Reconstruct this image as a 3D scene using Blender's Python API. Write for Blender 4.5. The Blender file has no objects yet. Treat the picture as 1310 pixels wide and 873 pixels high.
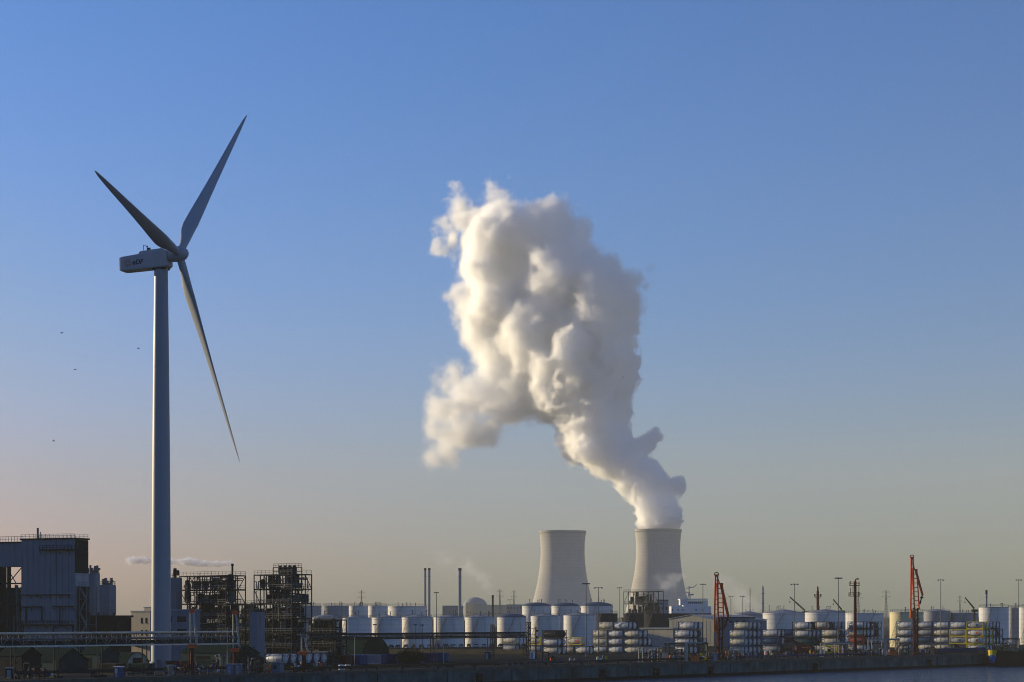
import bpy, math, random
import numpy as np
from mathutils import Vector, Matrix, Euler

R = math.radians
random.seed(7)
scene = bpy.context.scene
COL = scene.collection

# ------------------------------------------------------------------ camera
F = 2500.0            # focal length in photograph pixels (photograph is 1310 wide)
HZ = 790.0            # pixel row of the horizon
EYE = 13.0            # camera height above the quay
cam_d = bpy.data.cameras.new('camera')
cam = bpy.data.objects.new('camera', cam_d)
COL.objects.link(cam)
cam.location = (0, 0, EYE)
cam.rotation_euler = (R(90), 0, 0)
cam_d.sensor_width = 36.0
cam_d.lens = F * 36.0 / 1310.0
cam_d.shift_y = (HZ - 436.5) / 1310.0
cam_d.clip_start = 1.0
cam_d.clip_end = 60000.0
scene.camera = cam

# ------------------------------------------------------------------ light
SUN_EL = R(10.0)
SUN_AZ = R(-61.0)     # measured from +Y (view direction) towards +X: sun left and beyond the scene
sun_vec = Vector((math.sin(SUN_AZ) * math.cos(SUN_EL), math.cos(SUN_AZ) * math.cos(SUN_EL), math.sin(SUN_EL)))
world = bpy.data.worlds.new("World")
scene.world = world
world.use_nodes = True
wn = world.node_tree
wn.nodes.clear()
w_out = wn.nodes.new('ShaderNodeOutputWorld')
w_bg = wn.nodes.new('ShaderNodeBackground')
w_sky = wn.nodes.new('ShaderNodeTexSky')
w_sky.sky_type = 'NISHITA'
w_sky.sun_disc = False
w_sky.sun_elevation = SUN_EL
w_sky.sun_rotation = SUN_AZ
w_sky.altitude = 0.0
w_sky.air_density = 1.0
w_sky.dust_density = 1.0
w_sky.ozone_density = 2.0
w_bg.inputs['Strength'].default_value = 0.06
# camera white balance and contrast of the sky, channel by channel
w_sep = wn.nodes.new('ShaderNodeSeparateColor')
w_com = wn.nodes.new('ShaderNodeCombineColor')
wn.links.new(w_sky.outputs['Color'], w_sep.inputs[0])
SKY_GRADE = ((.67, 2.2), (1.0, 1.22), (1.94, 1.15))
SKY_MAX = (8.0, 6.0, 9.0)      # the glow round the hidden sun is held back
w_pows, w_muls = [], []
for ch, (gain, power) in enumerate(SKY_GRADE):
    a_ = wn.nodes.new('ShaderNodeMath'); a_.operation = 'MULTIPLY'; a_.inputs[1].default_value = 1 / 3
    b_ = wn.nodes.new('ShaderNodeMath'); b_.operation = 'POWER'; b_.inputs[1].default_value = power
    c_ = wn.nodes.new('ShaderNodeMath'); c_.operation = 'MULTIPLY'; c_.inputs[1].default_value = 3 * gain
    wn.links.new(w_sep.outputs[ch], a_.inputs[0]); wn.links.new(a_.outputs[0], b_.inputs[0])
    d_ = wn.nodes.new('ShaderNodeMath'); d_.operation = 'MINIMUM'; d_.inputs[1].default_value = SKY_MAX[ch]
    wn.links.new(b_.outputs[0], c_.inputs[0]); wn.links.new(c_.outputs[0], d_.inputs[0]); wn.links.new(d_.outputs[0], w_com.inputs[ch])
    w_pows.append(b_); w_muls.append(c_)
wn.links.new(w_com.outputs[0], w_bg.inputs['Color'])
wn.links.new(w_bg.outputs['Background'], w_out.inputs['Surface'])

sun_d = bpy.data.lights.new('sun', 'SUN')
sun_d.energy = 5.0
sun_d.angle = R(0.5)
sun_d.color = (1.0, 0.83, 0.53)
sun = bpy.data.objects.new('sun', sun_d)
COL.objects.link(sun)
sun.rotation_euler = sun_vec.to_track_quat('Z', 'Y').to_euler()

scene.view_settings.view_transform = 'Standard'
scene.view_settings.look = 'None'
scene.view_settings.gamma = 1.0
scene.view_settings.use_curve_mapping = False
scene.view_settings.exposure = 0.66
scene.cycles.max_bounces = 52
scene.cycles.volume_bounces = 48
scene.cycles.diffuse_bounces = 3
scene.cycles.glossy_bounces = 2
scene.cycles.transparent_max_bounces = 24
scene.cycles.use_denoising = True
scene.cycles.filter_width = 1.05

# ------------------------------------------------------------------ helpers
def PX(px, D):
    return (px - 655.0) / F * D
def PZ(py, D):
    return EYE + (HZ - py) / F * D
def quay_D(px, b=0.0):
    """distance of a spot b metres behind the quay edge, seen in photo column px"""
    return (510.7 + 1.5 * b) / (1 - 1.118 * (px - 655.0) / F)

QROT = R(-41.8)       # local x runs from the yard to the water, local y along the quay away from us

class MB:
    def __init__(self):
        self.v = []; self.f = []
    def add(self, vs, fs):
        o = len(self.v)
        self.v.extend(vs)
        self.f.extend([tuple(i + o for i in f) for f in fs])
        return self
    def box(self, cx, cy, cz, sx, sy, sz, rz=0.0):
        c, s = math.cos(rz), math.sin(rz)
        vs = []
        for dz in (-.5, .5):
            for dx, dy in ((-.5, -.5), (.5, -.5), (.5, .5), (-.5, .5)):
                x, y = dx * sx, dy * sy
                vs.append((cx + c * x - s * y, cy + s * x + c * y, cz + dz * sz))
        return self.add(vs, [(3, 2, 1, 0), (4, 5, 6, 7), (0, 1, 5, 4), (1, 2, 6, 5), (2, 3, 7, 6), (3, 0, 4, 7)])
    def span(self, x0, x1, y0, y1, z0, z1):
        return self.box((x0 + x1) / 2, (y0 + y1) / 2, (z0 + z1) / 2, abs(x1 - x0), abs(y1 - y0), abs(z1 - z0))
    def frame_of(self, p, q):
        p = Vector(p); q = Vector(q); d = (q - p)
        d.normalize()
        u = d.cross(Vector((0, 0, 1)))
        if u.length < 1e-4:
            u = Vector((1, 0, 0))
        u.normalize()
        w = u.cross(d)
        return p, q, u, w
    def bar(self, p, q, a, b=None):
        b = a if b is None else b
        p, q, u, w = self.frame_of(p, q)
        vs = []
        for e in (p, q):
            for i, j in ((-1, -1), (1, -1), (1, 1), (-1, 1)):
                vs.append(tuple(e + u * (i * a / 2) + w * (j * b / 2)))
        return self.add(vs, [(3, 2, 1, 0), (4, 5, 6, 7), (0, 1, 5, 4), (1, 2, 6, 5), (2, 3, 7, 6), (3, 0, 4, 7)])
    def tube(self, p, q, r, r2=None, n=8):
        r2 = r if r2 is None else r2
        p, q, u, w = self.frame_of(p, q)
        vs = []
        for e, rr in ((p, r), (q, r2)):
            for k in range(n):
                a = 2 * math.pi * k / n
                vs.append(tuple(e + u * (rr * math.cos(a)) + w * (rr * math.sin(a))))
        fs = [(k, (k + 1) % n, n + (k + 1) % n, n + k) for k in range(n)]
        fs += [tuple(range(n - 1, -1, -1)), tuple(range(n, 2 * n))]
        return self.add(vs, fs)
    def path(self, pts, r, n=6):
        for a, b in zip(pts[:-1], pts[1:]):
            self.tube(a, b, r, n=n)
        return self
    def lathe(self, prof, n=24, c=(0, 0, 0), cap=True):
        vs = []; fs = []
        for r, z in prof:
            for k in range(n):
                a = 2 * math.pi * k / n
                vs.append((c[0] + r * math.cos(a), c[1] + r * math.sin(a), c[2] + z))
        m = len(prof)
        for i in range(m - 1):
            for k in range(n):
                k2 = (k + 1) % n
                fs.append((i * n + k, i * n + k2, (i + 1) * n + k2, (i + 1) * n + k))
        if cap:
            fs.append(tuple(range(n - 1, -1, -1)))
            fs.append(tuple((m - 1) * n + k for k in range(n)))
        return self.add(vs, fs)
    def hcyl(self, p, q, r, n=16, dome=0.3):
        """lying cylinder with dished ends"""
        p, q, u, w = self.frame_of(p, q)
        d = (q - p); L = d.length; d.normalize()
        prof = [(0.02, -dome * r), (0.45, -dome * r * .88), (0.78, -dome * r * .55), (0.96, -dome * r * .16), (1, 0.05 * r)]
        prof = [(a * r, b) for a, b in prof]
        prof = prof + [(a, L - b) for a, b in reversed(prof)]
        vs = []; fs = []
        for rr, t in prof:
            for k in range(n):
                a = 2 * math.pi * k / n
                vs.append(tuple(p + d * t + u * (rr * math.cos(a)) + w * (rr * math.sin(a))))
        m = len(prof)
        for i in range(m - 1):
            for k in range(n):
                k2 = (k + 1) % n
                fs.append((i * n + k, i * n + k2, (i + 1) * n + k2, (i + 1) * n + k))
        fs.append(tuple(range(n - 1, -1, -1)))
        fs.append(tuple((m - 1) * n + k for k in range(n)))
        return self.add(vs, fs)
    def ball(self, c, r, n=10, m=7, sc=(1, 1, 1)):
        prof = []
        vs = []; fs = []
        for i in range(m + 1):
            t = math.pi * i / m
            for k in range(n):
                a = 2 * math.pi * k / n
                vs.append((c[0] + sc[0] * r * math.sin(t) * math.cos(a), c[1] + sc[1] * r * math.sin(t) * math.sin(a), c[2] - sc[2] * r * math.cos(t)))
        for i in range(m):
            for k in range(n):
                k2 = (k + 1) % n
                fs.append((i * n + k, i * n + k2, (i + 1) * n + k2, (i + 1) * n + k))
        return self.add(vs, fs)
    def prism(self, poly, y0, y1):
        """polygon in x-z extruded along y"""
        n = len(poly)
        vs = [(x, y0, z) for x, z in poly] + [(x, y1, z) for x, z in poly]
        fs = [(k, (k + 1) % n, n + (k + 1) % n, n + k) for k in range(n)]
        fs += [tuple(range(n - 1, -1, -1)), tuple(range(n, 2 * n))]
        return self.add(vs, fs)
    def rail(self, pts, h=1.1, w=0.07, step=2.5):
        """handrail along points"""
        for a, b in zip(pts[:-1], pts[1:]):
            a = Vector(a); b = Vector(b)
            for t in (h, h * .5):
                self.bar(a + Vector((0, 0, t)), b + Vector((0, 0, t)), w)
            k = max(1, int((b - a).length / step))
            for i in range(k + 1):
                p = a + (b - a) * (i / k)
                self.bar(p, p + Vector((0, 0, h)), w)
        return self
    def mesh(self, name, m, smooth=True):
        me = bpy.data.meshes.new(name)
        me.from_pydata(self.v, [], self.f)
        me.materials.append(m)
        if smooth:
            me.polygons.foreach_set('use_smooth', [True] * len(me.polygons))
            me.set_sharp_from_angle(angle=R(32))
        me.update()
        return me
    def build(self, name, m, parent=None, smooth=True, loc=None, rz=None):
        o = bpy.data.objects.new(name, self.mesh(name, m, smooth))
        COL.objects.link(o)
        if parent is not None:
            o.parent = parent
        if loc is not None:
            o.location = loc
        if rz is not None:
            o.rotation_euler = (0, 0, rz)
        return o

LABELS = {}
def tag(o, label=None, cat=None, group=None, kind=None):
    if label:
        o['label'] = label
    if cat:
        o['category'] = cat
    if group:
        o['group'] = group
    if kind:
        o['kind'] = kind
    return o
def thing(name, label, cat, loc=(0, 0, 0), rz=0.0, group=None):
    o = bpy.data.objects.new(name, None)
    o.empty_display_size = 1.0
    COL.objects.link(o)
    o.location = loc
    o.rotation_euler = (0, 0, rz)
    return tag(o, label, cat, group)
def copy_tree(o, parent=None):
    c = o.copy()
    COL.objects.link(c)
    c.parent = parent
    for ch in [x for x in KIDS.get(o.name, [])]:
        copy_tree(ch, c)
    return c
KIDS = {}
def note_kids(o):
    """remember a prototype's children (o.children is slow in a big scene)"""
    KIDS[o.name] = list(o.children)
    for c in KIDS[o.name]:
        note_kids(c)
def dup(o, loc, rz, label, group=None):
    c = copy_tree(o)
    c.location = loc
    c.rotation_euler = (0, 0, rz)
    c['label'] = label
    if group:
        c['group'] = group
    return c

# ------------------------------------------------------------------ materials
MATS = {}
def mat(name, col, rough=.6, metal=0.0, var=.18, scale=.6, streak=0.0, bump=0.0, rust=0.0, spec=.02):
    """painted / mineral surface: base colour varied by noise, optional rain streaks and rust"""
    if name in MATS:
        return MATS[name]
    m = bpy.data.materials.new(name)
    m.use_nodes = True
    nt = m.node_tree
    bs = nt.nodes['Principled BSDF']
    bs.inputs['Roughness'].default_value = rough
    bs.inputs['Metallic'].default_value = metal
    bs.inputs['Specular IOR Level'].default_value = spec
    tc = nt.nodes.new('ShaderNodeTexCoord')
    nz = nt.nodes.new('ShaderNodeTexNoise')
    nz.inputs['Scale'].default_value = scale
    nz.inputs['Detail'].default_value = 6
    nz.inputs['Roughness'].default_value = .62
    nt.links.new(tc.outputs['Object'], nz.inputs['Vector'])
    rp = nt.nodes.new('ShaderNodeMapRange')
    rp.inputs[1].default_value = .3; rp.inputs[2].default_value = .7
    rp.inputs[3].default_value = 1 - var; rp.inputs[4].default_value = 1 + var * .6
    nt.links.new(nz.outputs['Fac'], rp.inputs[0])
    hv = nt.nodes.new('ShaderNodeHueSaturation')
    hv.inputs['Color'].default_value = (*col, 1)
    nt.links.new(rp.outputs[0], hv.inputs['Value'])
    last = hv.outputs['Color']
    if streak > 0 or rust > 0:
        mp = nt.nodes.new('ShaderNodeMapping')
        mp.inputs['Scale'].default_value = (.55, .55, .035)
        nt.links.new(tc.outputs['Object'], mp.inputs['Vector'])
        n2 = nt.nodes.new('ShaderNodeTexNoise')
        n2.inputs['Scale'].default_value = 1.6
        n2.inputs['Detail'].default_value = 4
        nt.links.new(mp.outputs[0], n2.inputs['Vector'])
        if streak > 0:
            r2 = nt.nodes.new('ShaderNodeMapRange')
            r2.inputs[1].default_value = .48; r2.inputs[2].default_value = .75
            r2.inputs[3].default_value = 0; r2.inputs[4].default_value = streak
            nt.links.new(n2.outputs['Fac'], r2.inputs[0])
            mx = nt.nodes.new('ShaderNodeMixRGB')
            mx.inputs['Color2'].default_value = (col[0] * .35, col[1] * .33, col[2] * .3, 1)
            nt.links.new(r2.outputs[0], mx.inputs['Fac'])
            nt.links.new(last, mx.inputs['Color1'])
            last = mx.outputs['Color']
        if rust > 0:
            r3 = nt.nodes.new('ShaderNodeMapRange')
            r3.inputs[1].default_value = .62; r3.inputs[2].default_value = .74
            r3.inputs[3].default_value = 0; r3.inputs[4].default_value = rust
            nt.links.new(n2.outputs['Fac'], r3.inputs[0])
            mx = nt.nodes.new('ShaderNodeMixRGB')
            mx.inputs['Color2'].default_value = (.16, .065, .025, 1)
            nt.links.new(r3.outputs[0], mx.inputs['Fac'])
            nt.links.new(last, mx.inputs['Color1'])
            last = mx.outputs['Color']
    nt.links.new(last, bs.inputs['Base Color'])
    if bump > 0:
        bp = nt.nodes.new('ShaderNodeBump')
        bp.inputs['Strength'].default_value = bump
        bp.inputs['Distance'].default_value = .1
        nt.links.new(nz.outputs['Fac'], bp.inputs['Height'])
        nt.links.new(bp.outputs['Normal'], bs.inputs['Normal'])
    MATS[name] = m
    return m

M = {}
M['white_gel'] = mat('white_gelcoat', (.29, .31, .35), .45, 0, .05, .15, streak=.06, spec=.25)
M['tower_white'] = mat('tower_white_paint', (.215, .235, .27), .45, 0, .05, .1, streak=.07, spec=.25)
M['concrete'] = mat('cooling_tower_concrete', (.47, .455, .43), .9, 0, .10, .03, streak=.22)
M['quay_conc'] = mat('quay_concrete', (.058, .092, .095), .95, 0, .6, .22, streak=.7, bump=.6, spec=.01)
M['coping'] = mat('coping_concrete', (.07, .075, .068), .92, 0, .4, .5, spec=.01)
M['ground'] = mat('dark_ground', (.019, .021, .021), .97, 0, .5, .05, spec=.01)
M['asphalt'] = mat('asphalt', (.028, .029, .03), .95, 0, .4, .12, spec=.01)
M['dry_grass'] = mat('dry_grass', (.085, .064, .026), .97, 0, .5, .2, spec=.01)
M['grass'] = mat('dark_grass', (.014, .024, .011), .97, 0, .5, .3, spec=.01)
M['tank_white'] = mat('tank_white_paint', (.60, .59, .575), .5, 0, .10, .12, streak=.22, rust=.2, spec=.08)
M['tank_bluegrey'] = mat('tank_bluegrey_roof', (.10, .13, .19), .55, 0, .2, .2)
M['tank_grey'] = mat('tank_grey_paint', (.29, .30, .325), .55, 0, .12, .12, streak=.3, rust=.3)
M['tank_cream'] = mat('tank_cream_paint', (.66, .58, .36), .5, 0, .1, .12, streak=.25)
M['tank_navy'] = mat('tank_dark_paint', (.022, .025, .036), .7, 0, .25, .2, streak=.3)
M['cladding'] = mat('pale_blue_cladding', (.155, .18, .215), .7, 0, .1, .1, streak=.25, rust=.5, spec=.03)
M['cladding_dark'] = mat('dark_cladding', (.016, .018, .022), .8, 0, .25, .2, spec=.01)
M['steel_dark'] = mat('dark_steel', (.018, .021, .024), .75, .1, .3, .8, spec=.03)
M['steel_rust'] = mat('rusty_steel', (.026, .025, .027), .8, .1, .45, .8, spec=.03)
M['steel_grey'] = mat('galvanised_steel', (.13, .138, .145), .65, .2, .25, .8, spec=.08)
M['bridge_sunlit'] = mat('bridge_sunlit_cream', (.62, .56, .45), .6, 0, .2, .8, rust=.4)  # sunlit look of the chords put into their colour, pale and creamy
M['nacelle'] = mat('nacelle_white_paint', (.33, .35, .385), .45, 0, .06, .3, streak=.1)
M['steel_pale'] = mat('pale_grey_steel', (.34, .32, .28), .6, .1, .2, .8, spec=.25)
M['black'] = mat('black_opening', (.008, .008, .009), .9, 0, .1, 1)
M['red_arm'] = mat('red_orange_paint', (.66, .105, .035), .5, 0, .25, .6, rust=.5)
M['red_dark'] = mat('dark_red_paint', (.095, .018, .015), .6, 0, .3, .6, rust=.4)
M['orange'] = mat('bright_orange_paint', (.62, .13, .03), .5, 0, .2, .8)
M['yellow'] = mat('yellow_paint', (.55, .42, .03), .5, 0, .2, .8, rust=.2)
M['navy'] = mat('navy_paint', (.014, .026, .075), .6, 0, .3, .8)
M['blue'] = mat('mid_blue_paint', (.02, .06, .16), .55, 0, .25, .8)
M['blue_bright'] = mat('bright_blue_paint', (.03, .12, .38), .5, 0, .2, .8)
M['green_roof'] = mat('dark_green_sheeting', (.007, .02, .017), .9, 0, .3, .25, streak=.3, spec=.01)
M['green_box'] = mat('green_paint', (.008, .036, .028), .8, 0, .25, .6)
M['teal'] = mat('dark_teal_paint', (.012, .034, .038), .75, 0, .25, .6)
M['beige'] = mat('beige_render', (.46, .41, .33), .8, 0, .12, .2, streak=.2)
M['shed'] = mat('pale_shed_cladding', (.34, .32, .26), .65, 0, .12, .2, streak=.25)
M['shed_blue'] = mat('bluegrey_cladding_and_shade', (.12, .155, .21), .65, 0, .15, .2)
M['roof_grey'] = mat('pale_grey_roof', (.26, .28, .30), .7, 0, .15, .2)
M['glass_dark'] = mat('dark_glass', (.02, .024, .03), .12, 0, .05, 1)
M['ship_white'] = mat('ship_white_paint', (.66, .67, .69), .5, 0, .08, .3, streak=.15, rust=.15)
M['hull'] = mat('ship_hull_paint', (.007, .008, .010), .75, 0, .3, .3, streak=.3, spec=.03)
M['brown_pipe'] = mat('brown_pipe', (.05, .034, .02), .8, 0, .3, .5, rust=.3)
M['chimney'] = mat('chimney_bluegrey', (.20, .23, .29), .6, 0, .12, .1, streak=.3)
M['dome'] = mat('reactor_dome', (.30, .32, .34), .7, 0, .1, .05)
M['bird'] = mat('bird_grey', (.10, .10, .11), .8, 0, .2, 3)
M['rubber'] = mat('tyre_rubber', (.012, .012, .012), .8, 0, .2, 3)
M['logo_navy'] = mat('logo_navy', (.006, .012, .06), .5, 0, .02, 1)
M['logo_orange'] = mat('logo_orange', (.45, .09, .03), .5, 0, .02, 1)
M['lamp_head'] = mat('lamp_head_grey', (.12, .12, .12), .5, .2, .1, 2)
for k, c in {'white': (.62, .61, .57), 'cream': (.60, .55, .42), 'grey': (.36, .37, .37), 'silver': (.45, .46, .46),
             'yellow': (.52, .46, .22), 'blue': (.03, .07, .15), 'dark': (.02, .024, .032), 'red': (.30, .09, .07), 'teal': (.025, .075, .085)}.items():
    M['b_' + k] = mat('barrel_' + k, c, .45, .1 if k == 'silver' else 0, .15, .7, streak=.25, rust=.2)
# lift joints and damp bands on the cooling tower concrete
def add_rings(m, step, depth):
    nt = m.node_tree; bs = nt.nodes['Principled BSDF']
    tc = nt.nodes.new('ShaderNodeTexCoord'); wv = nt.nodes.new('ShaderNodeTexWave')
    wv.wave_type = 'BANDS'; wv.bands_direction = 'Z'; wv.inputs['Scale'].default_value = .314 / step; wv.inputs['Distortion'].default_value = .6; wv.inputs['Detail'].default_value = 2
    mp = nt.nodes.new('ShaderNodeMapRange'); mp.inputs[1].default_value = .75; mp.inputs[2].default_value = 1; mp.inputs[3].default_value = 1; mp.inputs[4].default_value = 1 - depth
    mx = nt.nodes.new('ShaderNodeMixRGB'); mx.blend_type = 'MULTIPLY'; mx.inputs['Fac'].default_value = 1
    src = bs.inputs['Base Color'].links[0].from_socket
    nt.links.new(tc.outputs['Object'], wv.inputs['Vector']); nt.links.new(wv.outputs['Fac'], mp.inputs[0])
    nt.links.new(src, mx.inputs['Color1']); nt.links.new(mp.outputs[0], mx.inputs['Color2']); nt.links.new(mx.outputs[0], bs.inputs['Base Color'])
add_rings(M['concrete'], 6.0, .07)
add_rings(M['tank_white'], 2.2, .10)
add_rings(M['tank_grey'], 2.2, .12)
# ------------------------------------------------------------------ setting: ground, water, quay
def sheet(name, pts, z, m, kind='structure'):
    me = bpy.data.meshes.new(name)
    me.from_pydata([(x, y, z) for x, y in pts], [], [tuple(range(len(pts)))])
    me.materials.append(m); me.update()
    o = bpy.data.objects.new(name, me); COL.objects.link(o)
    if kind:
        o['kind'] = kind
    return o
def edge_y(x):
    return 510.7 + 1.118 * x
sheet('ground', [(-520, edge_y(-520)), (4500, edge_y(4500)), (4500, 11900), (-4500, 11900), (-4500, edge_y(-520))], 0.0, M['ground'])
# paved apron behind the quay edge
sheet('quay_apron', [(-500, edge_y(-500) + 1.5 * 2), (700, edge_y(700) + 1.5 * 2), (700, edge_y(700) + 1.5 * 42), (-500, edge_y(-500) + 1.5 * 42)], 0.02, M['asphalt'])
# yard paving under the container stacks
sheet('yard_paving', [(5, edge_y(5) + 66), (700, edge_y(700) + 66), (700, edge_y(700) + 250), (5, edge_y(5) + 250)], 0.02, M['asphalt'])

wm = bpy.data.materials.new('dock_water')
wm.use_nodes = True
nt = wm.node_tree
bs = nt.nodes['Principled BSDF']
bs.inputs['Base Color'].default_value = (.01, .03, .07, 1)
bs.inputs['Roughness'].default_value = .12
bs.inputs['IOR'].default_value = 1.33
tc = nt.nodes.new('ShaderNodeTexCoord')
n1 = nt.nodes.new('ShaderNodeTexNoise'); n1.inputs['Scale'].default_value = .16; n1.inputs['Detail'].default_value = 5; n1.inputs['Roughness'].default_value = .65
n2 = nt.nodes.new('ShaderNodeTexNoise'); n2.inputs['Scale'].default_value = .03; n2.inputs['Detail'].default_value = 3
ad = nt.nodes.new('ShaderNodeMath'); ad.operation = 'MULTIPLY_ADD'; ad.inputs[1].default_value = 2.5
bp = nt.nodes.new('ShaderNodeBump'); bp.inputs['Strength'].default_value = 1.0; bp.inputs['Distance'].default_value = 2.6
nt.links.new(tc.outputs['Object'], n1.inputs['Vector']); nt.links.new(tc.outputs['Object'], n2.inputs['Vector'])
nt.links.new(n2.outputs['Fac'], ad.inputs[0]); nt.links.new(n1.outputs['Fac'], ad.inputs[2])
nt.links.new(ad.outputs[0], bp.inputs['Height']); nt.links.new(bp.outputs['Normal'], bs.inputs['Normal'])
sheet('water', [(-4490, -74), (4490, -74), (4490, 5600), (-4490, 5600)], -4.3, wm)

qw = thing('quay_wall', 'long grey concrete quay wall dropping from the yard to the water', 'quay wall', (0, 510.7, 0), QROT)
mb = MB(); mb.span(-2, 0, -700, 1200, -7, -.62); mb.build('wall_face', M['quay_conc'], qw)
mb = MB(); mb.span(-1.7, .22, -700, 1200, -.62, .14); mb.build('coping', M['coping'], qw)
mb = MB()
for k in range(-28, 48):
    mb.span(-.2, .03, k * 24.5 - .16, k * 24.5 + .16, -7, -.64)
mb.build('joint', M['black'], qw)
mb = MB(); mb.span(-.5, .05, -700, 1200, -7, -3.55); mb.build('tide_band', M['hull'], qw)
# rubber fenders hung on the wall face
def on_quay(px, b=0.0, z=0.0):
    D = quay_D(px, b)
    return Vector((PX(px, D), D, z))
for i, (px, txt) in enumerate([(612, 'below the dry grass bank'), (769, 'below the first tall container stack'), (838, 'below the beige shed'), (908, 'just before the tall red loading arm'),
                               (1042, 'below the red reach stacker'), (1188, 'just beyond the tallest red loading arm')]):
    mb = MB(); mb.tube((.35, -.9, -1.9), (.35, .9, -1.9), .55, n=14); mb.tube((.35, -.9, -3.1), (.35, .9, -3.1), .55, n=14)
    p = on_quay(px, 0)
    o = mb.build('fender', M['rubber'], None, loc=p, rz=QROT)
    tag(o, 'black rubber fender on the quay wall ' + txt, 'fender', 'fenders along the quay wall')

# grass bank in front of the white tanks
mb = MB()
gx0, gx1 = PX(425, 735), PX(705, 735)
prof = [(688, 0.0), (702, .75), (728, 1.0), (752, .7), (790, .02)]
N = 60
vs = []; fs = []
for i in range(N + 1):
    x = gx0 + (gx1 - gx0) * i / N
    e = min(1, i / 6, (N - i) / 6)
    for (y, z) in prof:
        vs.append((x, y + random.uniform(-2, 2), .01 + z * e * random.uniform(.85, 1.12)))
k = len(prof)
for i in range(N):
    for j in range(k - 1):
        fs.append((i * k + j, (i + 1) * k + j, (i + 1) * k + j + 1, i * k + j + 1))
mb.add(vs, fs)
o = mb.build('grass_bank', M['dry_grass']); o['kind'] = 'structure'

# ------------------------------------------------------------------ haze: the air between the camera and the far shore
HAZE_DENSITY = 0.82e-4
mb = MB(); mb.span(-4600, 4600, -85, 12000, -8.5, 900)
hz = mb.mesh('haze', None, False) if False else None
me = bpy.data.meshes.new('haze'); me.from_pydata(mb.v, [], mb.f); me.update()
hm = bpy.data.materials.new('haze_air'); hm.use_nodes = True
nt = hm.node_tree; nt.nodes.clear()
ou = nt.nodes.new('ShaderNodeOutputMaterial'); pv = nt.nodes.new('ShaderNodeVolumePrincipled')
pv.inputs['Color'].default_value = (.96, .90, .68, 1)
pv.inputs['Density'].default_value = HAZE_DENSITY
pv.inputs['Anisotropy'].default_value = -.25
nt.links.new(pv.outputs['Volume'], ou.inputs['Volume'])
me.materials.append(hm)
o = bpy.data.objects.new('haze', me); COL.objects.link(o); o['kind'] = 'stuff'

# ------------------------------------------------------------------ cooling towers
def cooling_tower(px, top_y, D, label):
    x = PX(px, D); top = PZ(top_y, D)
    t = thing('cooling_tower', label, 'cooling tower', (x, D, 0), 0, 'cooling towers of the power station')
    mb = MB()
    # hyperboloid: radius against height measured off the photograph
    zt = top * .80; r0 = 28.1 * D / F
    prof = []
    for i in range(41):
        z = 9 + (top - 9) * i / 40
        a = .315 * D / F * 100 if z > zt else .0
        if z > zt:
            r = r0 * math.sqrt(1 + ((z - zt) / (top * .55)) ** 2)
        else:
            r = r0 * math.sqrt(1 + ((z - zt) / (top * .60)) ** 2)
        prof.append((r, z))
    rt = prof[-1][0]
    prof += [(rt + .5, top + .01), (rt + .5, top + 1.3), (rt - 1.2, top + 1.3)]
    for i in range(39, 20, -1):
        prof.append((prof[i][0] - 1.0, prof[i][1]))
    mb.lathe(prof, 96, cap=False)
    mb.build('shell', M['concrete'], t)
    mb = MB(); rb = prof[0][0]
    for k in range(48):
        a = 2 * math.pi * k / 48; b = a + math.pi / 48; c = a - math.pi / 48
        for q in (b, c):
            mb.bar((rb * 1.04 * math.cos(a), rb * 1.04 * math.sin(a), 0), (rb * .995 * math.cos(q), rb * .995 * math.sin(q), 9.2), 1.0)
    mb.build('leg_ring', M['concrete'], t)
    mb = MB(); mb.lathe([(rt + .95, top - 3.0), (rt + .95, top - 2.2), (rt + .3, top - 2.2), (rt + .3, top - 3.0)], 96, cap=False)
    mb.build('walkway', M['tank_grey'], t)
    return t
cooling_tower(719.8, 680.5, 3430, 'pale concrete cooling tower with nothing rising from it')
cooling_tower(842.0, 678.6, 3500, 'pale concrete cooling tower with thick white steam pouring from its top')

# ------------------------------------------------------------------ steam: level sets of one turbulent field, nested from thin to dense
_lat = {}
def lattice(seed, n=32):
    if seed not in _lat:
        _lat[seed] = np.random.default_rng(seed).random((n, n, n)).astype(np.float32)
    return _lat[seed]
def vnoise(p, seed):
    L = lattice(seed); n = L.shape[0]
    i = np.floor(p).astype(np.int32); f = p - i
    f = f * f * f * (f * (f * 6 - 15) + 10)
    i0 = i % n; i1 = (i + 1) % n
    x0, y0, z0 = i0[..., 0], i0[..., 1], i0[..., 2]; x1, y1, z1 = i1[..., 0], i1[..., 1], i1[..., 2]
    fx, fy, fz = f[..., 0], f[..., 1], f[..., 2]
    a = L[x0, y0, z0] * (1 - fx) + L[x1, y0, z0] * fx
    b = L[x0, y1, z0] * (1 - fx) + L[x1, y1, z0] * fx
    c = L[x0, y0, z1] * (1 - fx) + L[x1, y0, z1] * fx
    d = L[x0, y1, z1] * (1 - fx) + L[x1, y1, z1] * fx
    a = a * (1 - fy) + b * fy; c = c * (1 - fy) + d * fy
    return a * (1 - fz) + c * fz
def fbm(p, seed, octv=5, gain=.52, billow=False):
    tot = np.zeros(p.shape[:-1], np.float32); amp = 1.0; norm = 0
    for k in range(octv):
        v = vnoise(p * (2.03 ** k) + 17.3 * k, seed + k) * 2 - 1
        if billow:
            v = 1 - 2 * np.abs(v) * 1.6
        tot += amp * v; norm += amp; amp *= gain
    return tot / norm
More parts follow.
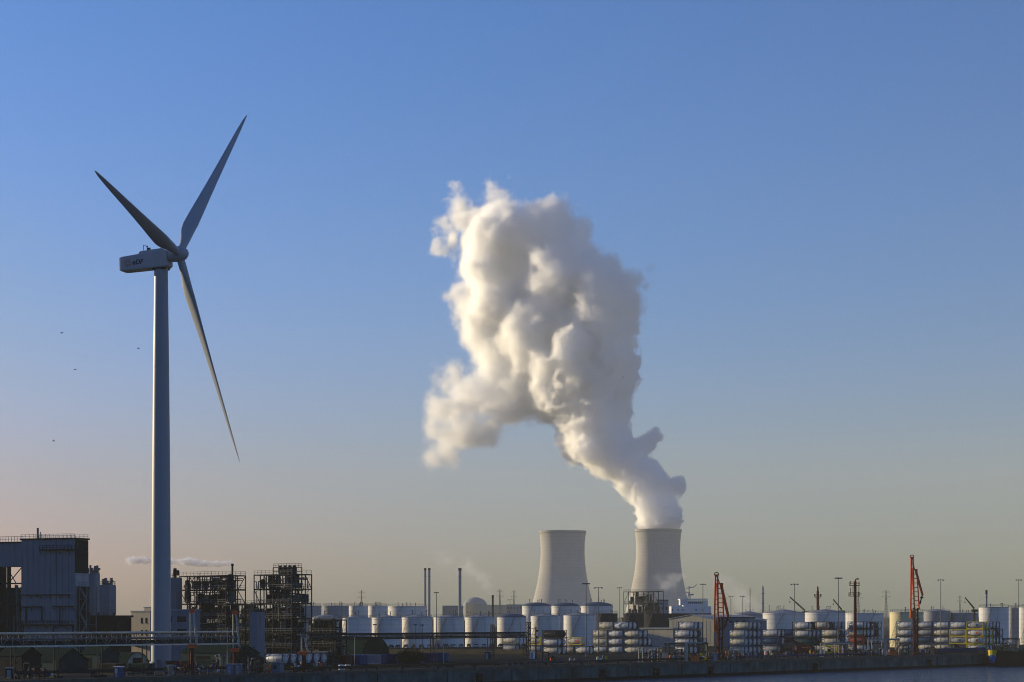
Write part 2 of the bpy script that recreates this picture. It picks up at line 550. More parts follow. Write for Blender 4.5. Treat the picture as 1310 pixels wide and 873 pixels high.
def surface_nets(S, org, h):
    """quads of the zero level of S (inside negative), vectorised"""
    nx, ny, nz = S.shape
    I = S < 0
    cnt = np.zeros((nx - 1, ny - 1, nz - 1), np.int8)
    corners = [(a, b, c) for a in (0, 1) for b in (0, 1) for c in (0, 1)]
    for a, b, c in corners:
        cnt += I[a:nx - 1 + a, b:ny - 1 + b, c:nz - 1 + c]
    ci, cj, ck = np.nonzero((cnt > 0) & (cnt < 8))
    N = len(ci)
    if N == 0:
        return np.zeros((0, 3)), np.zeros((0, 4), int)
    acc = np.zeros((N, 3)); w = np.zeros(N)
    for a in corners:
        for ax in range(3):
            if a[ax] == 0:
                b = list(a); b[ax] = 1
                sa = S[ci + a[0], cj + a[1], ck + a[2]]; sb = S[ci + b[0], cj + b[1], ck + b[2]]
                m = (sa < 0) != (sb < 0)
                t = np.where(m, sa / np.where(sa == sb, 1, sa - sb), 0)
                p = np.empty((N, 3)); p[:] = a
                p[:, ax] += t
                acc += p * m[:, None]; w += m
    V = (np.stack([ci, cj, ck], 1) + acc / w[:, None]) * h + np.array(org)
    vid = np.full((nx - 1, ny - 1, nz - 1), -1, np.int64); vid[ci, cj, ck] = np.arange(N)
    Q = []
    for ax in range(3):
        o1, o2 = [(1, 2), (2, 0), (0, 1)][ax]
        sl0 = [slice(1, -1)] * 3; sl1 = [slice(1, -1)] * 3
        sl0[ax] = slice(0, -1); sl1[ax] = slice(1, None)
        A = I[tuple(sl0)]; B = I[tuple(sl1)]
        base = np.array([1, 1, 1]); base[ax] = 0
        for flip in (False, True):
            m = (A & ~B) if not flip else (~A & B)
            g = np.argwhere(m) + base
            def vv(d1, d2):
                q = g.copy(); q[:, o1] -= d1; q[:, o2] -= d2
                return vid[q[:, 0], q[:, 1], q[:, 2]]
            quad = np.stack([vv(1, 1), vv(0, 1), vv(0, 0), vv(1, 0)], 1)
            if flip:
                quad = quad[:, ::-1]
            Q.append(quad)
    Q = np.concatenate(Q)
    return V, Q[(Q >= 0).all(1)]
def steam_mat(name, density, col=(.985, .985, .985), g=.5):
    if name in MATS:
        return MATS[name]
    m = bpy.data.materials.new(name); m.use_nodes = True
    t = m.node_tree; t.nodes.clear()
    o = t.nodes.new('ShaderNodeOutputMaterial'); s = t.nodes.new('ShaderNodeVolumeScatter')
    s.inputs['Color'].default_value = (*col, 1); s.inputs['Density'].default_value = density; s.inputs['Anisotropy'].default_value = g
    t.links.new(s.outputs[0], o.inputs['Volume'])
    MATS[name] = m
    return m
def plume(name, label, blobs, D, h, levels, dens, amp, noise_len, soft, seed, group=None, k=6.0, keep=None, part='steam_layer', drift=0.0, col=(.996, .996, .996), g=.5, root=None, start=None):
    """blobs: (px, py, r px, depth offset m, softness); levels in metres (negative = deeper inside)"""
    s = D / F
    start = start or blobs[0][0]
    x0 = (start - 655) * s
    rows = []
    for b in blobs:
        dy = max(0.0, (start - b[0]) * s) * drift + (b[3] if len(b) > 3 else 0.0)
        q = (D + dy) / F
        rows.append(((b[0] - 655) * q, dy, EYE + (HZ - b[1]) * q, b[2] * q, b[4] if len(b) > 4 else soft))
    B = np.array(rows, np.float32)
    pad = max(levels) * 2.6 + amp * 1.3 + 3 * h
    sh = np.maximum(0, x0 - B[:, 0]) * drift
    lo = (B[:, :3] - B[:, 3:4]).min(0) - pad; hi = (B[:, :3] + B[:, 3:4]).max(0) + pad
    rr = B[:, 3] * (1 + .6 * drift)
    lo[1] = (B[:, 1] - sh - rr).min() - pad; hi[1] = (B[:, 1] - sh + rr).max() + pad
    n = np.ceil((hi - lo) / h).astype(int) + 1
    gx, gy, gz = [lo[i] + h * np.arange(n[i], dtype=np.float32) for i in range(3)]
    P = np.stack(np.meshgrid(gx, gy, gz, indexing='ij'), -1).astype(np.float32)
    P[..., 1] += np.maximum(0, x0 - P[..., 0]) * drift      # the grid leans with the drift
    # warp the space so that the billows curl
    W = P / (noise_len * 1.7)
    wv = np.stack([vnoise(W + 3.1, seed + 60) - .5, vnoise(W + 9.7, seed + 61) - .5, vnoise(W + 5.3, seed + 62) - .5], -1)
    Pw = P + wv * noise_len * .38
    S = np.full(P.shape[:3], 1e6, np.float32); SO = np.zeros(P.shape[:3], np.float32); RA = np.zeros(P.shape[:3], np.float32); WT = np.full(P.shape[:3], 1e-6, np.float32)
    for x, y, z, r, so in B:
        d = np.sqrt((Pw[..., 0] - x) ** 2 + (Pw[..., 1] - y) ** 2 + (Pw[..., 2] - z) ** 2) - r
        hh = np.clip(.5 + .5 * (S - d) / k, 0, 1)
        S = S * (1 - hh) + d * hh - k * hh * (1 - hh)
        wt = np.exp(-np.clip(d / r, -1, 6) * 4)
        SO += wt * so; RA += wt * r; WT += wt
    SO /= WT; RA /= WT; RA = np.clip(RA / (26 * s), .22, 1.0) if root is None and drift > 0 else np.ones_like(RA)
    near = (S < pad + amp) & (S > min(levels) * 1.4 - amp * 1.8)
    Pn, Wn, so = P[near], Pw[near], SO[near]
    bil = fbm(Wn / noise_len, seed, 6, .66, True)
    wis = fbm(Pn / (noise_len * .8), seed + 20, 6, .66)
    S[near] -= amp * RA[near] * (.6 + .7 * so) * (bil * (1 - .85 * so) * 1.1 + wis * (.2 + so) * 2.1 + (.6 * (1 - so) ** 2 + .14) * fbm(Wn / (noise_len * .30), seed + 40, 4, .62, True))
    if keep is not None:
        S = np.maximum(S, keep - P[..., 2])      # nothing below the mouth
    root = root or thing(name, label, 'steam', (0, D, 0), 0, group)
    for i, (lv, de) in enumerate(zip(levels, dens)):
        V, Q = surface_nets(S - lv * (.15 + 1.5 * SO), lo, h)
        if not len(Q):
            continue
        V[:, 1] += np.maximum(0, x0 - V[:, 0]) * drift
        me = bpy.data.meshes.new(part)
        me.vertices.add(len(V)); me.vertices.foreach_set('co', V.astype(np.float32).ravel())
        me.loops.add(len(Q) * 4); me.loops.foreach_set('vertex_index', Q.astype(np.int32).ravel())
        me.polygons.add(len(Q)); me.polygons.foreach_set('loop_start', np.arange(0, len(Q) * 4, 4, dtype=np.int32))
        me.polygons.foreach_set('use_smooth', np.ones(len(Q), bool))
        me.update(calc_edges=True); me.validate()
        me.materials.append(steam_mat('steam_%g_%g' % (de, col[0]), de, col, g))
        o = bpy.data.objects.new(part, me); COL.objects.link(o); o.parent = root
        o['kind'] = 'stuff'
    return root

main = [  # column row radius depth softness
 (841, 672, 25, 0, .0), (836, 655, 24, 0, .0), (828, 640, 24, -4, .0), (818, 630, 20, -12, .05), (826, 614, 25, 0, .05), (806, 602, 27, -10, .1),
 (790, 590, 34, 5, .15), (772, 574, 38, 0, .2), (756, 560, 38, 10, .3), (776, 535, 40, 0, .15), (775, 505, 42, 0, .15), (770, 475, 45, 5, .15), (778, 452, 38, 15, .15),
 (848, 626, 10, 5, .0), (858, 621, 10, 5, .0), (864, 617, 7, 5, .0), (863, 627, 6, 5, .0), (834, 570, 12, 10, .05), (842, 562, 10, 10, .05), (848, 555, 7, 10, .05), (851, 563, 6, 10, .05), (826, 576, 11, 8, .1), (838, 576, 7, 8, .05), (800, 560, 18, 0, .15),
 (735, 450, 36, -45, .05), (708, 462, 30, -40, .1), (716, 490, 36, -25, .15), (748, 478, 34, -30, .1), (744, 520, 33, -5, .3),
 (712, 512, 27, 5, .4), (684, 494, 38, 10, .5),
 (700, 420, 66, 15, .45), (645, 440, 40, 0, .5), (622, 415, 34, 0, .6), (655, 385, 58, 10, .5), (715, 370, 66, 25, .55), (765, 372, 48, 25, .75), (786, 392, 36, 20, .8), (760, 415, 52, 20, .5), (795, 425, 22, 15, .6),
 (640, 345, 46, 0, .6), (618, 325, 32, -5, .7), (650, 300, 44, 0, .6), (690, 312, 44, 10, .55), (714, 290, 30, 10, .6), (740, 335, 38, 20, .5), (632, 272, 22, 0, .8), (648, 262, 18, 0, .8),
 (600, 278, 16, 0, .7), (590, 262, 11, 0, .7), (616, 280, 20, 0, .7), (608, 302, 20, 0, .7), (598, 330, 16, 0, .8), (604, 365, 18, 0, .8), (606, 395, 20, 0, .8), (708, 272, 20, 10, .7),
]
lobe = [(660, 500, 36, 5, .75), (648, 515, 34, 5, .75), (622, 508, 32, 0, .7), (596, 512, 29, 0, .8), (576, 528, 24, 0, .85), (570, 555, 16, 0, .95), (600, 542, 24, 0, .9),
 (632, 540, 22, 5, .95), (655, 545, 13, 5, 1.0), (566, 574, 8, 0, 1.0), (577, 492, 14, 0, .9), (640, 478, 32, 0, .6), (588, 498, 18, 0, .8), (552, 545, 8, 0, 1.0), (612, 562, 10, 0, 1.0)]
fringe = [(587, 260, 9, 0, .9), (600, 285, 13, 0, .9), (577, 300, 9, 0, 1.0), (571, 318, 9, 0, 1.0), (580, 335, 8, 0, 1.0), (624, 232, 4, 0, 1.0), (630, 250, 12, 0, .9), (598, 350, 14, 0, 1.0), (590, 375, 10, 0, 1.0),
 (596, 400, 12, 0, 1.0), (612, 430, 14, 0, 1.0), (712, 262, 12, 10, .9), (740, 300, 12, 20, .9), (775, 335, 12, 20, .9), (806, 365, 12, 20, .9), (818, 395, 10, 15, .9), (620, 455, 10, 0, 1.0)]
FAST_STEAM = 2.5
sp = plume('steam_plume', 'towering white steam cloud rising from the right cooling tower, warm on its left side', main, 3500, FAST_STEAM,
      [6, 1, -4, -10, -18], [.006, .016, .038, .065, .10], 22.0, 72.0, .3, 11, k=8.0, keep=PZ(678.6, 3500) + 0.8, drift=.72)
plume('', '', lobe, 3500, 2.6, [8, 2, -4, -12], [.005, .013, .03, .05], 22.0, 64.0, .8, 31, k=8.0, drift=.72, root=sp, start=842)
plume('', '', fringe, 3500, 2.4, [5, 0, -4], [.006, .016, .03], 20.0, 46.0, .9, 51, k=6.0, drift=.72, root=sp, start=842)

# ------------------------------------------------------------------ wind turbine
TD = 467.0
hub = Vector((PX(229, TD), TD, PZ(325, TD)))
AZ, TILT, CONE, ROT_R, PHI = -0.2717, 0.0456, 0.0999, 52.6, 0.894
axis_h = Vector((math.cos(AZ), math.sin(AZ), 0))
tower_base = Vector((PX(204.8, TD), TD + 1.3, 0))
wt = thing('wind_turbine', 'tall white three bladed wind turbine standing behind the quay', 'wind turbine', tower_base, 0)
zt = hub.z - 3.1
mb = MB()
mb.lathe([(2.38, 2.2), (2.36, 8), (2.30, 20), (2.22, 36), (2.08, 55), (1.9, 74), (1.72, 88), (1.62, zt)], 64)
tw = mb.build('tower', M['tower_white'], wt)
for z, r in ((22.5, 2.285), (47.6, 2.135), (73, 1.912)):
    mb = MB(); mb.lathe([(r + .015, z - .12), (r + .03, z), (r + .015, z + .12)], 64, cap=False)
    mb.build('flange_seam', M['tower_white'], tw)
mb = MB(); mb.lathe([(2.72, 0), (2.72, 2.3), (2.62, 2.45)], 48); mb.build('base_ring', M['tower_white'], wt)
mb = MB(); mb.span(-.5, .5, -2.9, -2.6, .6, 2.9); mb.build('door', M['steel_grey'], wt)
# nacelle, in its own frame (x along the rotor axis)
rel = hub - tower_base
def place_axis(o):
    o.parent = wt; o.location = rel; o.rotation_euler = Euler((0, -TILT, AZ), 'XYZ')
    return o
def loft(secs, name, m):
    b = MB(); n = len(secs[0]); vs = [p for s in secs for p in s]; fs = []
    for i in range(len(secs) - 1):
        for k in range(n):
            fs.append((i * n + k, i * n + (k + 1) % n, (i + 1) * n + (k + 1) % n, (i + 1) * n + k))
    fs.append(tuple(range(n - 1, -1, -1))); fs.append(tuple((len(secs) - 1) * n + k for k in range(n)))
    b.add(vs, fs)
    return b.build(name, m)
def rrect(x, hw, z0, z1, r=.32):
    pts = []
    for cx, cz, a0 in ((hw - r, z1 - r, 0), (-hw + r, z1 - r, 90), (-hw + r, z0 + r, 180), (hw - r, z0 + r, 270)):
        for k in range(5):
            a = R(a0 + 22.5 * k)
            pts.append((x, cx + r * math.cos(a), cz + r * math.sin(a)))
    return pts
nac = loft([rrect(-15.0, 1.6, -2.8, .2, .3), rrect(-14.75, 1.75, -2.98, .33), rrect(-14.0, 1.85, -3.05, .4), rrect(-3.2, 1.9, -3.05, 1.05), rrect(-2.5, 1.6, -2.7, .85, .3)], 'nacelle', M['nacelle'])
place_axis(nac)
rh = loft([rrect(-10.0, 1.2, .5, .95, .1), rrect(-9.6, 1.25, .5, 1.4, .2), rrect(-4.0, 1.25, .5, 1.6, .2), rrect(-3.4, 1.2, .5, 1.3, .1)], 'roof_housing', M['nacelle'])
rh.parent = nac
mb = MB()
mb.bar((-8.9, -.6, 1.35), (-8.9, -.6, 2.9), .09); mb.bar((-8.4, .3, 1.35), (-8.4, .3, 2.5), .12); mb.bar((-8.9, -.6, 2.7), (-8.2, -.6, 2.7), .07)
mb.ball((-8.4, .3, 2.6), .22); mb.span(-8.0, -7.4, -.5, .1, 1.4, 2.15)
o = mb.build('wind_sensor', M['steel_dark']); o.parent = nac
mb = MB(); mb.span(-6.4, -3.3, -1.6, 1.6, -3.4, -3.02); o = mb.build('yaw_skirt', M['steel_dark']); o.parent = nac
# marks on the nacelle side: spiky sunburst and three letters
em = MB()
for k in range(7):
    a = R(90 + k * 360 / 7 + 14)
    c = Vector((math.cos(a), 0, math.sin(a))); tg = Vector((-math.sin(a), 0, math.cos(a)))
    p0 = c * .32; p1 = c * .88 + tg * .12
    em.add([tuple(Vector((-12.6, -1.9, -1.35)) + q) for q in (p0 - tg * .06, p1 - tg * .17, p1 + c * .10, p1 + tg * .17, p0 + tg * .06)], [(0, 1, 2, 3, 4)])
o = em.build('emblem', M['logo_orange'], None, False); o.parent = nac
fc = bpy.data.curves.new('lettering', 'FONT'); fc.body = 'eDF'; fc.size = 1.6; fc.shear = .22; fc.extrude = .012; fc.offset = .035
fo = bpy.data.objects.new('lettering_curve', fc); COL.objects.link(fo)
dg = bpy.context.evaluated_depsgraph_get()
lm = bpy.data.meshes.new_from_object(fo.evaluated_get(dg)); lm.name = 'lettering'
bpy.data.objects.remove(fo); bpy.data.curves.remove(fc)
lm.materials.clear(); lm.materials.append(M['logo_navy'])
lo_ = bpy.data.objects.new('lettering', lm); COL.objects.link(lo_); lo_.parent = nac
lo_.location = (-11.4, -1.915, -1.85); lo_.rotation_euler = (R(90), 0, 0)
# hub and blades
mb = MB()
vs_p = [(1.25, -2.6), (1.75, -2.2), (1.85, -.6), (1.8, .6), (1.45, 1.5), (.9, 2.1), (.35, 2.4), (.02, 2.45)]
mb.lathe(vs_p, 40)
mb.v = [(z, y, -x) for x, y, z in mb.v]
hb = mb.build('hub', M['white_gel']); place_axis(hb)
def blade_mesh():
    secs = []
    n = 22
    # radius, chord, thickness, twist (deg from the rotor plane), offset of the leading edge
    rows = [(1.2, 1.9, 1.9, 0), (3.2, 1.9, 1.85, 2), (5.5, 2.5, 1.5, 6), (8.0, 3.25, 1.1, 9), (10.5, 3.55, .85, 9), (14, 3.3, .65, 7), (20, 2.75, .48, 4), (27, 2.2, .36, 2), (34, 1.75, .27, 0),
            (41, 1.35, .2, -1), (47, .95, .14, -2), (50.5, .6, .09, -2), (52.2, .28, .05, -2), (ROT_R, .08, .03, -2)]
    for r, c, th, tw_ in rows:
        blend = min(1, max(0, (r - 3) / 5))
        pts = []
        for k in range(n):
            a = 2 * math.pi * k / n
            cx = math.cos(a)
            u = -(c * (.5 * cx) + blend * c * .18)                 # chord wise, trailing edge positive
            w = th * .5 * math.sin(a) * (1 - blend * .45 * cx)
            b = R(tw_ + PITCH)
            t = u * math.cos(b) - w * math.sin(b)
            ax_ = u * math.sin(b) + w * math.cos(b)
            # coned and slightly bent towards the wind
            pts.append((ax_ + r * math.sin(CONE), t, r * math.cos(CONE)))
        secs.append(pts)
    b = MB(); vs = [p for s in secs for p in s]; fs = []
    for i in range(len(secs) - 1):
        for k in range(n):
            fs.append((i * n + k, (i + 1) * n + k, (i + 1) * n + (k + 1) % n, i * n + (k + 1) % n))
    fs.append(tuple(range(n))); fs.append(tuple((len(secs) - 1) * n + k for k in range(n - 1, -1, -1)))
    b.add(vs, fs)
    return b.mesh('blade', M['white_gel'])
PITCH = 55.0
bm_ = blade_mesh()
for k in range(3):
    t = PHI + k * 2 * math.pi / 3          # angle in the rotor plane
    o = bpy.data.objects.new('blade', bm_); COL.objects.link(o); o.parent = hb
    # h = local +y ; v = local z ; blade mesh points along +z
    o.rotation_euler = (-(math.pi / 2 - t) , 0, 0)
# ------------------------------------------------------------------ storage tanks
def storage_tank(x0, x1, eave, D, label, m, roof_m=None, roof='cone', group='storage tanks', stair=True, pipes=3, band=True, rail=True):
    r = (x1 - x0) / 2 * D / F; H = PZ(eave, D); px = (x0 + x1) / 2
    t = thing('storage_tank', label, 'storage tank', (PX(px, D), D, 0), random.uniform(-.3, .3), group)
    mb = MB()
    prof = [(r * 1.01, 0), (r * 1.01, .3), (r, .32)]
    if band:
        for k in range(1, 6):
            z = H * k / 6
            prof += [(r, z - .09), (r + .06, z - .07), (r + .06, z + .07), (r, z + .09)]
    prof += [(r, H - .8), (r + .16, H - .75), (r + .16, H - .55), (r, H - .5), (r, H)]
    mb.lathe(prof, 72, cap=False); mb.build('shell', m, t)
    mb = MB()
    rm = roof_m or m
    if roof == 'cone':
        mb.lathe([(r + .12, H - .05), (r + .12, H + .12), (r * .6, H + r * .085), (.3, H + r * .19), (.02, H + r * .19)], 72, cap=False); top = H + r * .19
    elif roof == 'dome':
        mb.lathe([(r + .1, H - .05), (r + .1, H + .1)] + [(max(.02, r * math.cos(R(a)) * .97), H + .1 + r * .24 * math.sin(R(a))) for a in range(0, 91, 10)], 72, cap=False); top = H + r * .26
    else:
        mb.lathe([(r + .1, H - .2), (r + .1, H - .02), (.02, H + .12)], 72, cap=False); top = H + .1
    mb.build('roof', rm, t)
    if rail:
        mb = MB(); n = 28
        pts = [(r * .985 * math.cos(2 * math.pi * k / n), r * .985 * math.sin(2 * math.pi * k / n), H + .12) for k in range(n + 1)]
        mb.rail(pts, 1.05, .06, 9); mb.build('handrail', M['steel_grey'], t)
    if stair:
        mb = MB(); n = 26; a0 = random.uniform(-2.9, -2.2)
        for k in range(n):
            a = a0 + .85 * k / n; z = H * (k + .5) / n
            mb.box((r + .45) * math.cos(a), (r + .45) * math.sin(a), z, .8, .34, .08, a)
        for hh in (.1, 1.0):
            mb.path([((r + .85) * math.cos(a0 + .85 * k / 8), (r + .85) * math.sin(a0 + .85 * k / 8), H * k / 8 + hh) for k in range(9)], .05, 5)
        mb.build('stairway', M['steel_grey'], t)
    for k in range(pipes):
        a = random.uniform(0, 6.28); q = random.uniform(.2, .8) * r
        zb = H + .1; h = random.uniform(.7, 1.7) + (top - H) * .9
        mb = MB(); x, y = q * math.cos(a), q * math.sin(a)
        mb.tube((x, y, zb), (x, y, zb + h), .16, n=8); mb.tube((x, y, zb + h), (x, y, zb + h + .3), .36, .3, n=8)
        if k == 0:
            mb.tube((x, y, zb + h * .6), (x + 1.2, y + .4, zb + h * .6), .1, n=6)
        mb.build('roof_vent', M['steel_grey'], t)
    return t
front = [(438, 474.5, 791), (476, 513, 790.5), (514.2, 553, 790), (554.8, 593.5, 790), (595, 632.5, 790), (636, 673.5, 790), (679, 716.5, 788.5), (721, 762, 787.5)]
words = ['first', 'second', 'third', 'fourth', 'fifth', 'sixth', 'seventh', 'eighth']
extra = [', beside the dark steel structure', '', ', below the twin chimneys', '', ', before the single dark chimney', ' with a bluegrey domed roof', ', before the left cooling tower', ', beside the tall lamp mast']
FRONT_D = [824 + 9.5 * k for k in range(8)]
for (x0, x1, e), w, ex, fd_ in zip(front, words, extra, FRONT_D):
    storage_tank(x0, x1, e, fd_, 'white storage tank, %s in the front row%s' % (w, ex), M['tank_white'], M['tank_bluegrey'] if w == 'sixth' else M['tank_grey'],
                 'dome' if w == 'sixth' else 'cone', 'white tanks in the front row')
storage_tank(399, 436, 791.5, 880, 'grey storage tank with a low domed roof half hidden by the steel structure', M['tank_grey'], M['tank_grey'], 'dome', 'storage tanks', pipes=2)
back = [(380, 411, 775, 'hidden mostly behind the right steel structure', 'tank_grey'), (413, 446, 775, 'directly behind the first front tank', 'tank_grey'),
        (446.8, 470.5, 775, 'narrowest of the row, behind the first front tank', 'tank_white'), (471.2, 495.8, 775, 'behind the second front tank', 'tank_white'),
        (496.4, 546, 775.5, 'widest of the row, left of the twin chimneys', 'tank_white')]
for k_, (x0, x1, e, w, m) in enumerate(back):
    storage_tank(x0, x1, e, 1060 + 14 * k_, 'pale back row storage tank, ' + w, M[m], M['tank_bluegrey'], 'flat', 'tanks in the back row', pipes=6)
for x0, x1, e, w in [(668, 704.5, 775.5, 'left one of three before the bare cooling tower'), (705.5, 741, 775.5, 'middle one of three before the bare cooling tower'), (743, 784, 775.5, 'right one of three before the bare cooling tower')]:
    storage_tank(x0, x1, e, 1040 + (x0 - 668) * .35, 'cream tank with dark domed roof, ' + w, M['tank_white'], M['tank_bluegrey'], 'dome', 'domed tanks in the back row', pipes=5)
for x0, x1, e, w in [(763, 790, 785, 'left of three in a row'), (797.5, 823, 785, 'middle of three in a row'), (824.2, 861, 785, 'largest, beside the pale shed')]:
    storage_tank(x0, x1, e, 930 + (x0 - 763) * .4, 'dark storage tank, %s' % w, M['tank_navy'], M['tank_navy'], 'flat', 'dark tanks behind the containers', pipes=2)
storage_tank(939, 975, 785.5, 1250, 'low grey tank far behind the blue framed container stack', M['tank_grey'], M['tank_grey'], 'cone', 'storage tanks', pipes=4)
storage_tank(976, 1029, 784.5, 1000, 'wide white tank with a sunlit cream flank above the container stacks', M['tank_white'], M['tank_grey'], 'cone', 'storage tanks', pipes=5)
storage_tank(1030, 1081, 784, 1020, 'wide white tank behind the dark red flare column', M['tank_white'], M['tank_grey'], 'cone', 'storage tanks', pipes=6)
storage_tank(1082, 1130, 784.5, 1040, 'wide white tank behind the dark red antenna mast', M['tank_white'], M['tank_grey'], 'flat', 'storage tanks', pipes=7)
storage_tank(1138.5, 1181, 783, 850, 'tall cream storage tank directly behind the tallest red loading arm', M['tank_cream'], M['tank_grey'], 'flat', 'storage tanks', pipes=2)
storage_tank(1182, 1215.5, 782.5, 1150, 'low pale grey tank, left of two between the red arm and the right edge', M['tank_grey'], M['tank_grey'], 'cone', 'storage tanks', pipes=4)
storage_tank(1216.5, 1251, 784, 1150, 'low pale grey tank, beside the cream tank with the dark column', M['tank_grey'], M['tank_grey'], 'flat', 'storage tanks', pipes=4)
storage_tank(1253, 1290, 777, 920, 'cream white tank with dark rim and a dark column on top', M['tank_white'], M['tank_bluegrey'], 'flat', 'storage tanks', pipes=4)
storage_tank(1290.5, 1303, 777.5, 960, 'narrow grey tank between two cream tanks near the right edge', M['tank_grey'], M['tank_grey'], 'flat', 'storage tanks', pipes=2)
storage_tank(1303.5, 1330, 777, 930, 'cream tank cut off by the right edge of the photo', M['tank_white'], M['tank_grey'], 'flat', 'storage tanks', pipes=1)

# ------------------------------------------------------------------ chimneys, dome, far buildings, pylons
def chimney(px, w, top, D, label, m, group='chimneys'):
    r = w / 2 * D / F; H = PZ(top, D)
    t = thing('chimney', label, 'chimney', (PX(px, D), D, 0), 0, group)
    mb = MB(); mb.lathe([(r * 1.12, 0), (r, H * .3), (r * .96, H - 2.0)], 28, cap=False); mb.build('stack', m, t)
    mb = MB(); mb.lathe([(r * 1.05, H - 2.2), (r * 1.12, H - 2.0), (r * 1.12, H - .2), (r * .9, H), (r * .75, H), (r * .75, H - 1.5), (.02, H - 1.5)], 28, cap=False); mb.build('cap', M['steel_dark'], t)
    mb = MB(); z = H * .86
    mb.lathe([(r, z), (r * 1.45, z), (r * 1.45, z + .25), (r, z + .25)], 28, cap=False); mb.build('platform', M['steel_grey'], t)
    return t
chimney(543.9, 2.9, 727, 2000, 'slender bluegrey chimney, left of a close pair', M['chimney'])
chimney(549.2, 3.0, 727, 2000, 'slender bluegrey chimney, right of a close pair', M['chimney'])
chimney(588.3, 4.0, 727, 1800, 'single dark grey chimney standing left of the reactor dome', M['chimney'])
chimney(630.4, 2.6, 761.5, 1500, 'short dark chimney in front of the beige power station building', M['steel_dark'])
chimney(1262.0, 2.4, 755, 990, 'dark pipe column rising behind the cream tank near the right edge', M['chimney'])

t = thing('reactor_dome', 'grey domed reactor building far behind the white tanks', 'reactor building', (PX(608, 3100), 3100, 0))
r = 15.6 * 3100 / F; H = PZ(777, 3100)
mb = MB(); mb.lathe([(r, 0), (r, H), (r + .4, H + .1), (r + .4, H + 1.2), (r, H + 1.3)], 64, cap=False); mb.build('wall', M['dome'], t)
mb = MB(); hd = PZ(764.3, 3100) - H - 1.3
mb.lathe([(max(.02, r * math.cos(R(a))), H + 1.3 + hd * math.sin(R(a))) for a in range(0, 91, 6)], 64, cap=False); mb.build('dome', M['dome'], t)

def box_building(name, px0, px1, top, D, depth, label, wall_m, roof_m, cat='building', group=None, rz=0.0, windows=0, rows=1, base=0.0, para=.5):
    """flat roofed block whose front spans px0..px1"""
    w = (px1 - px0) * D / F; H = PZ(top, D)
    t = thing(name, label, cat, (PX((px0 + px1) / 2, D), D, base), rz, group)
    H -= base
    mb = MB(); mb.span(-w / 2, w / 2, 0, depth, 0, H); mb.build('wall', wall_m, t)
    mb = MB(); mb.span(-w / 2 - .2, w / 2 + .2, -.2, depth + .2, H + .003, H + para); mb.build('roof', roof_m, t)
    for j in range(rows):
        for k in range(windows):
            x = -w / 2 + w * (k + .5) / windows; z = H * (j + .6) / rows
            ww = w / windows * .5; hh = min(1.5, H / rows * .45)
            mb = MB(); mb.span(x - ww / 2, x + ww / 2, -.06, .1, z - hh / 2, z + hh / 2); mb.build('window', M['glass_dark'], t)
    return t
box_building('power_station_hall', 605, 648, 774.5, 2900, 40, 'long beige power station hall between the reactor dome and the left cooling tower', M['beige'], M['roof_grey'], 'power station', windows=14)
box_building('power_station_annex', 596, 612, 771.8, 2950, 30, 'small beige annex standing at the foot of the reactor dome', M['beige'], M['roof_grey'], 'building', windows=4)
box_building('service_block', 566, 592, 775.5, 2500, 30, 'low bluegrey block beyond the fourth white tank', M['shed_blue'], M['shed_blue'], 'building', windows=8)
box_building('service_block', 648, 668, 774, 2300, 20, 'pale narrow block between the beige hall and the left cooling tower', M['tank_grey'], M['roof_grey'], 'building', windows=5, rows=3)

def pylon(px, top, D, label, wide=3.2, arms=((.8, 1.0), (.93, .8)), twin=False, m=None):
    H = PZ(top, D); s = D / F
    t = thing('electricity_pylon', label, 'pylon', (PX(px, D), D, 0), R(20), 'far electricity pylons')
    m = m or M['steel_grey']
    mb = MB(); w0 = wide * s; w1 = w0 * .22; n = 9; th = .16 * s + .12
    def half(z):
        return (w0 + (w1 - w0) * min(1, z / (H * .8))) / 2
    for sx in (-1, 1):
        for sy in (-1, 1):
            mb.bar((sx * w0 / 2, sy * w0 / 2, 0), (sx * w1 / 2, sy * w1 / 2, H * .8), th); mb.bar((sx * w1 / 2, sy * w1 / 2, H * .8), (sx * w1 * .25, sy * w1 * .25, H), th)
    for k in range(n):
        za, zb = H * .8 * k / n, H * .8 * (k + 1) / n
        a, b = half(za), half(zb)
        for sy in (-1, 1):
            mb.bar((-a, sy * a, za), (b, sy * b, zb), th * .6); mb.bar((a, sy * a, za), (-b, sy * b, zb), th * .6)
            mb.bar((sy * a, -a, za), (sy * b, b, zb), th * .6)
    mb.build('lattice', m, t)
    for f_, l_ in arms:
        mb = MB(); z = H * f_; L = wide * s * l_ * 1.25
        for sx in (-1, 1):
            mb.bar((0, 0, z), (sx * L, 0, z + .02 * H), th); mb.bar((0, 0, z + .05 * H), (sx * L, 0, z + .02 * H), th * .7); mb.bar((sx * L, 0, z + .02 * H), (sx * L, 0, z - .03 * H), th * .6)
        mb.build('cross_arm', m, t)
    return t
pylon(462.5, 755.5, 2600, 'far grey lattice pylon behind the narrow back row tank', 4)
pylon(639.5, 754, 2900, 'far grey lattice pylon above the beige power station hall', 4)
pylon(657.5, 755, 3000, 'far grey lattice pylon between the beige hall and the left cooling tower', 3)
pylon(959.6, 751, 3200, 'thin far lattice pylon beside the pale drifting steam', 2.4, ((.9, .6),))
pylon(1133.5, 755, 2600, 'grey lattice pylon with wide arms left of the tallest red loading arm', 5)
pylon(1098, 757, 3000, 'faint lattice pylon just right of the red antenna mast', 5)
pylon(1228, 762, 3300, 'faint far pylon above the two low grey tanks', 3)

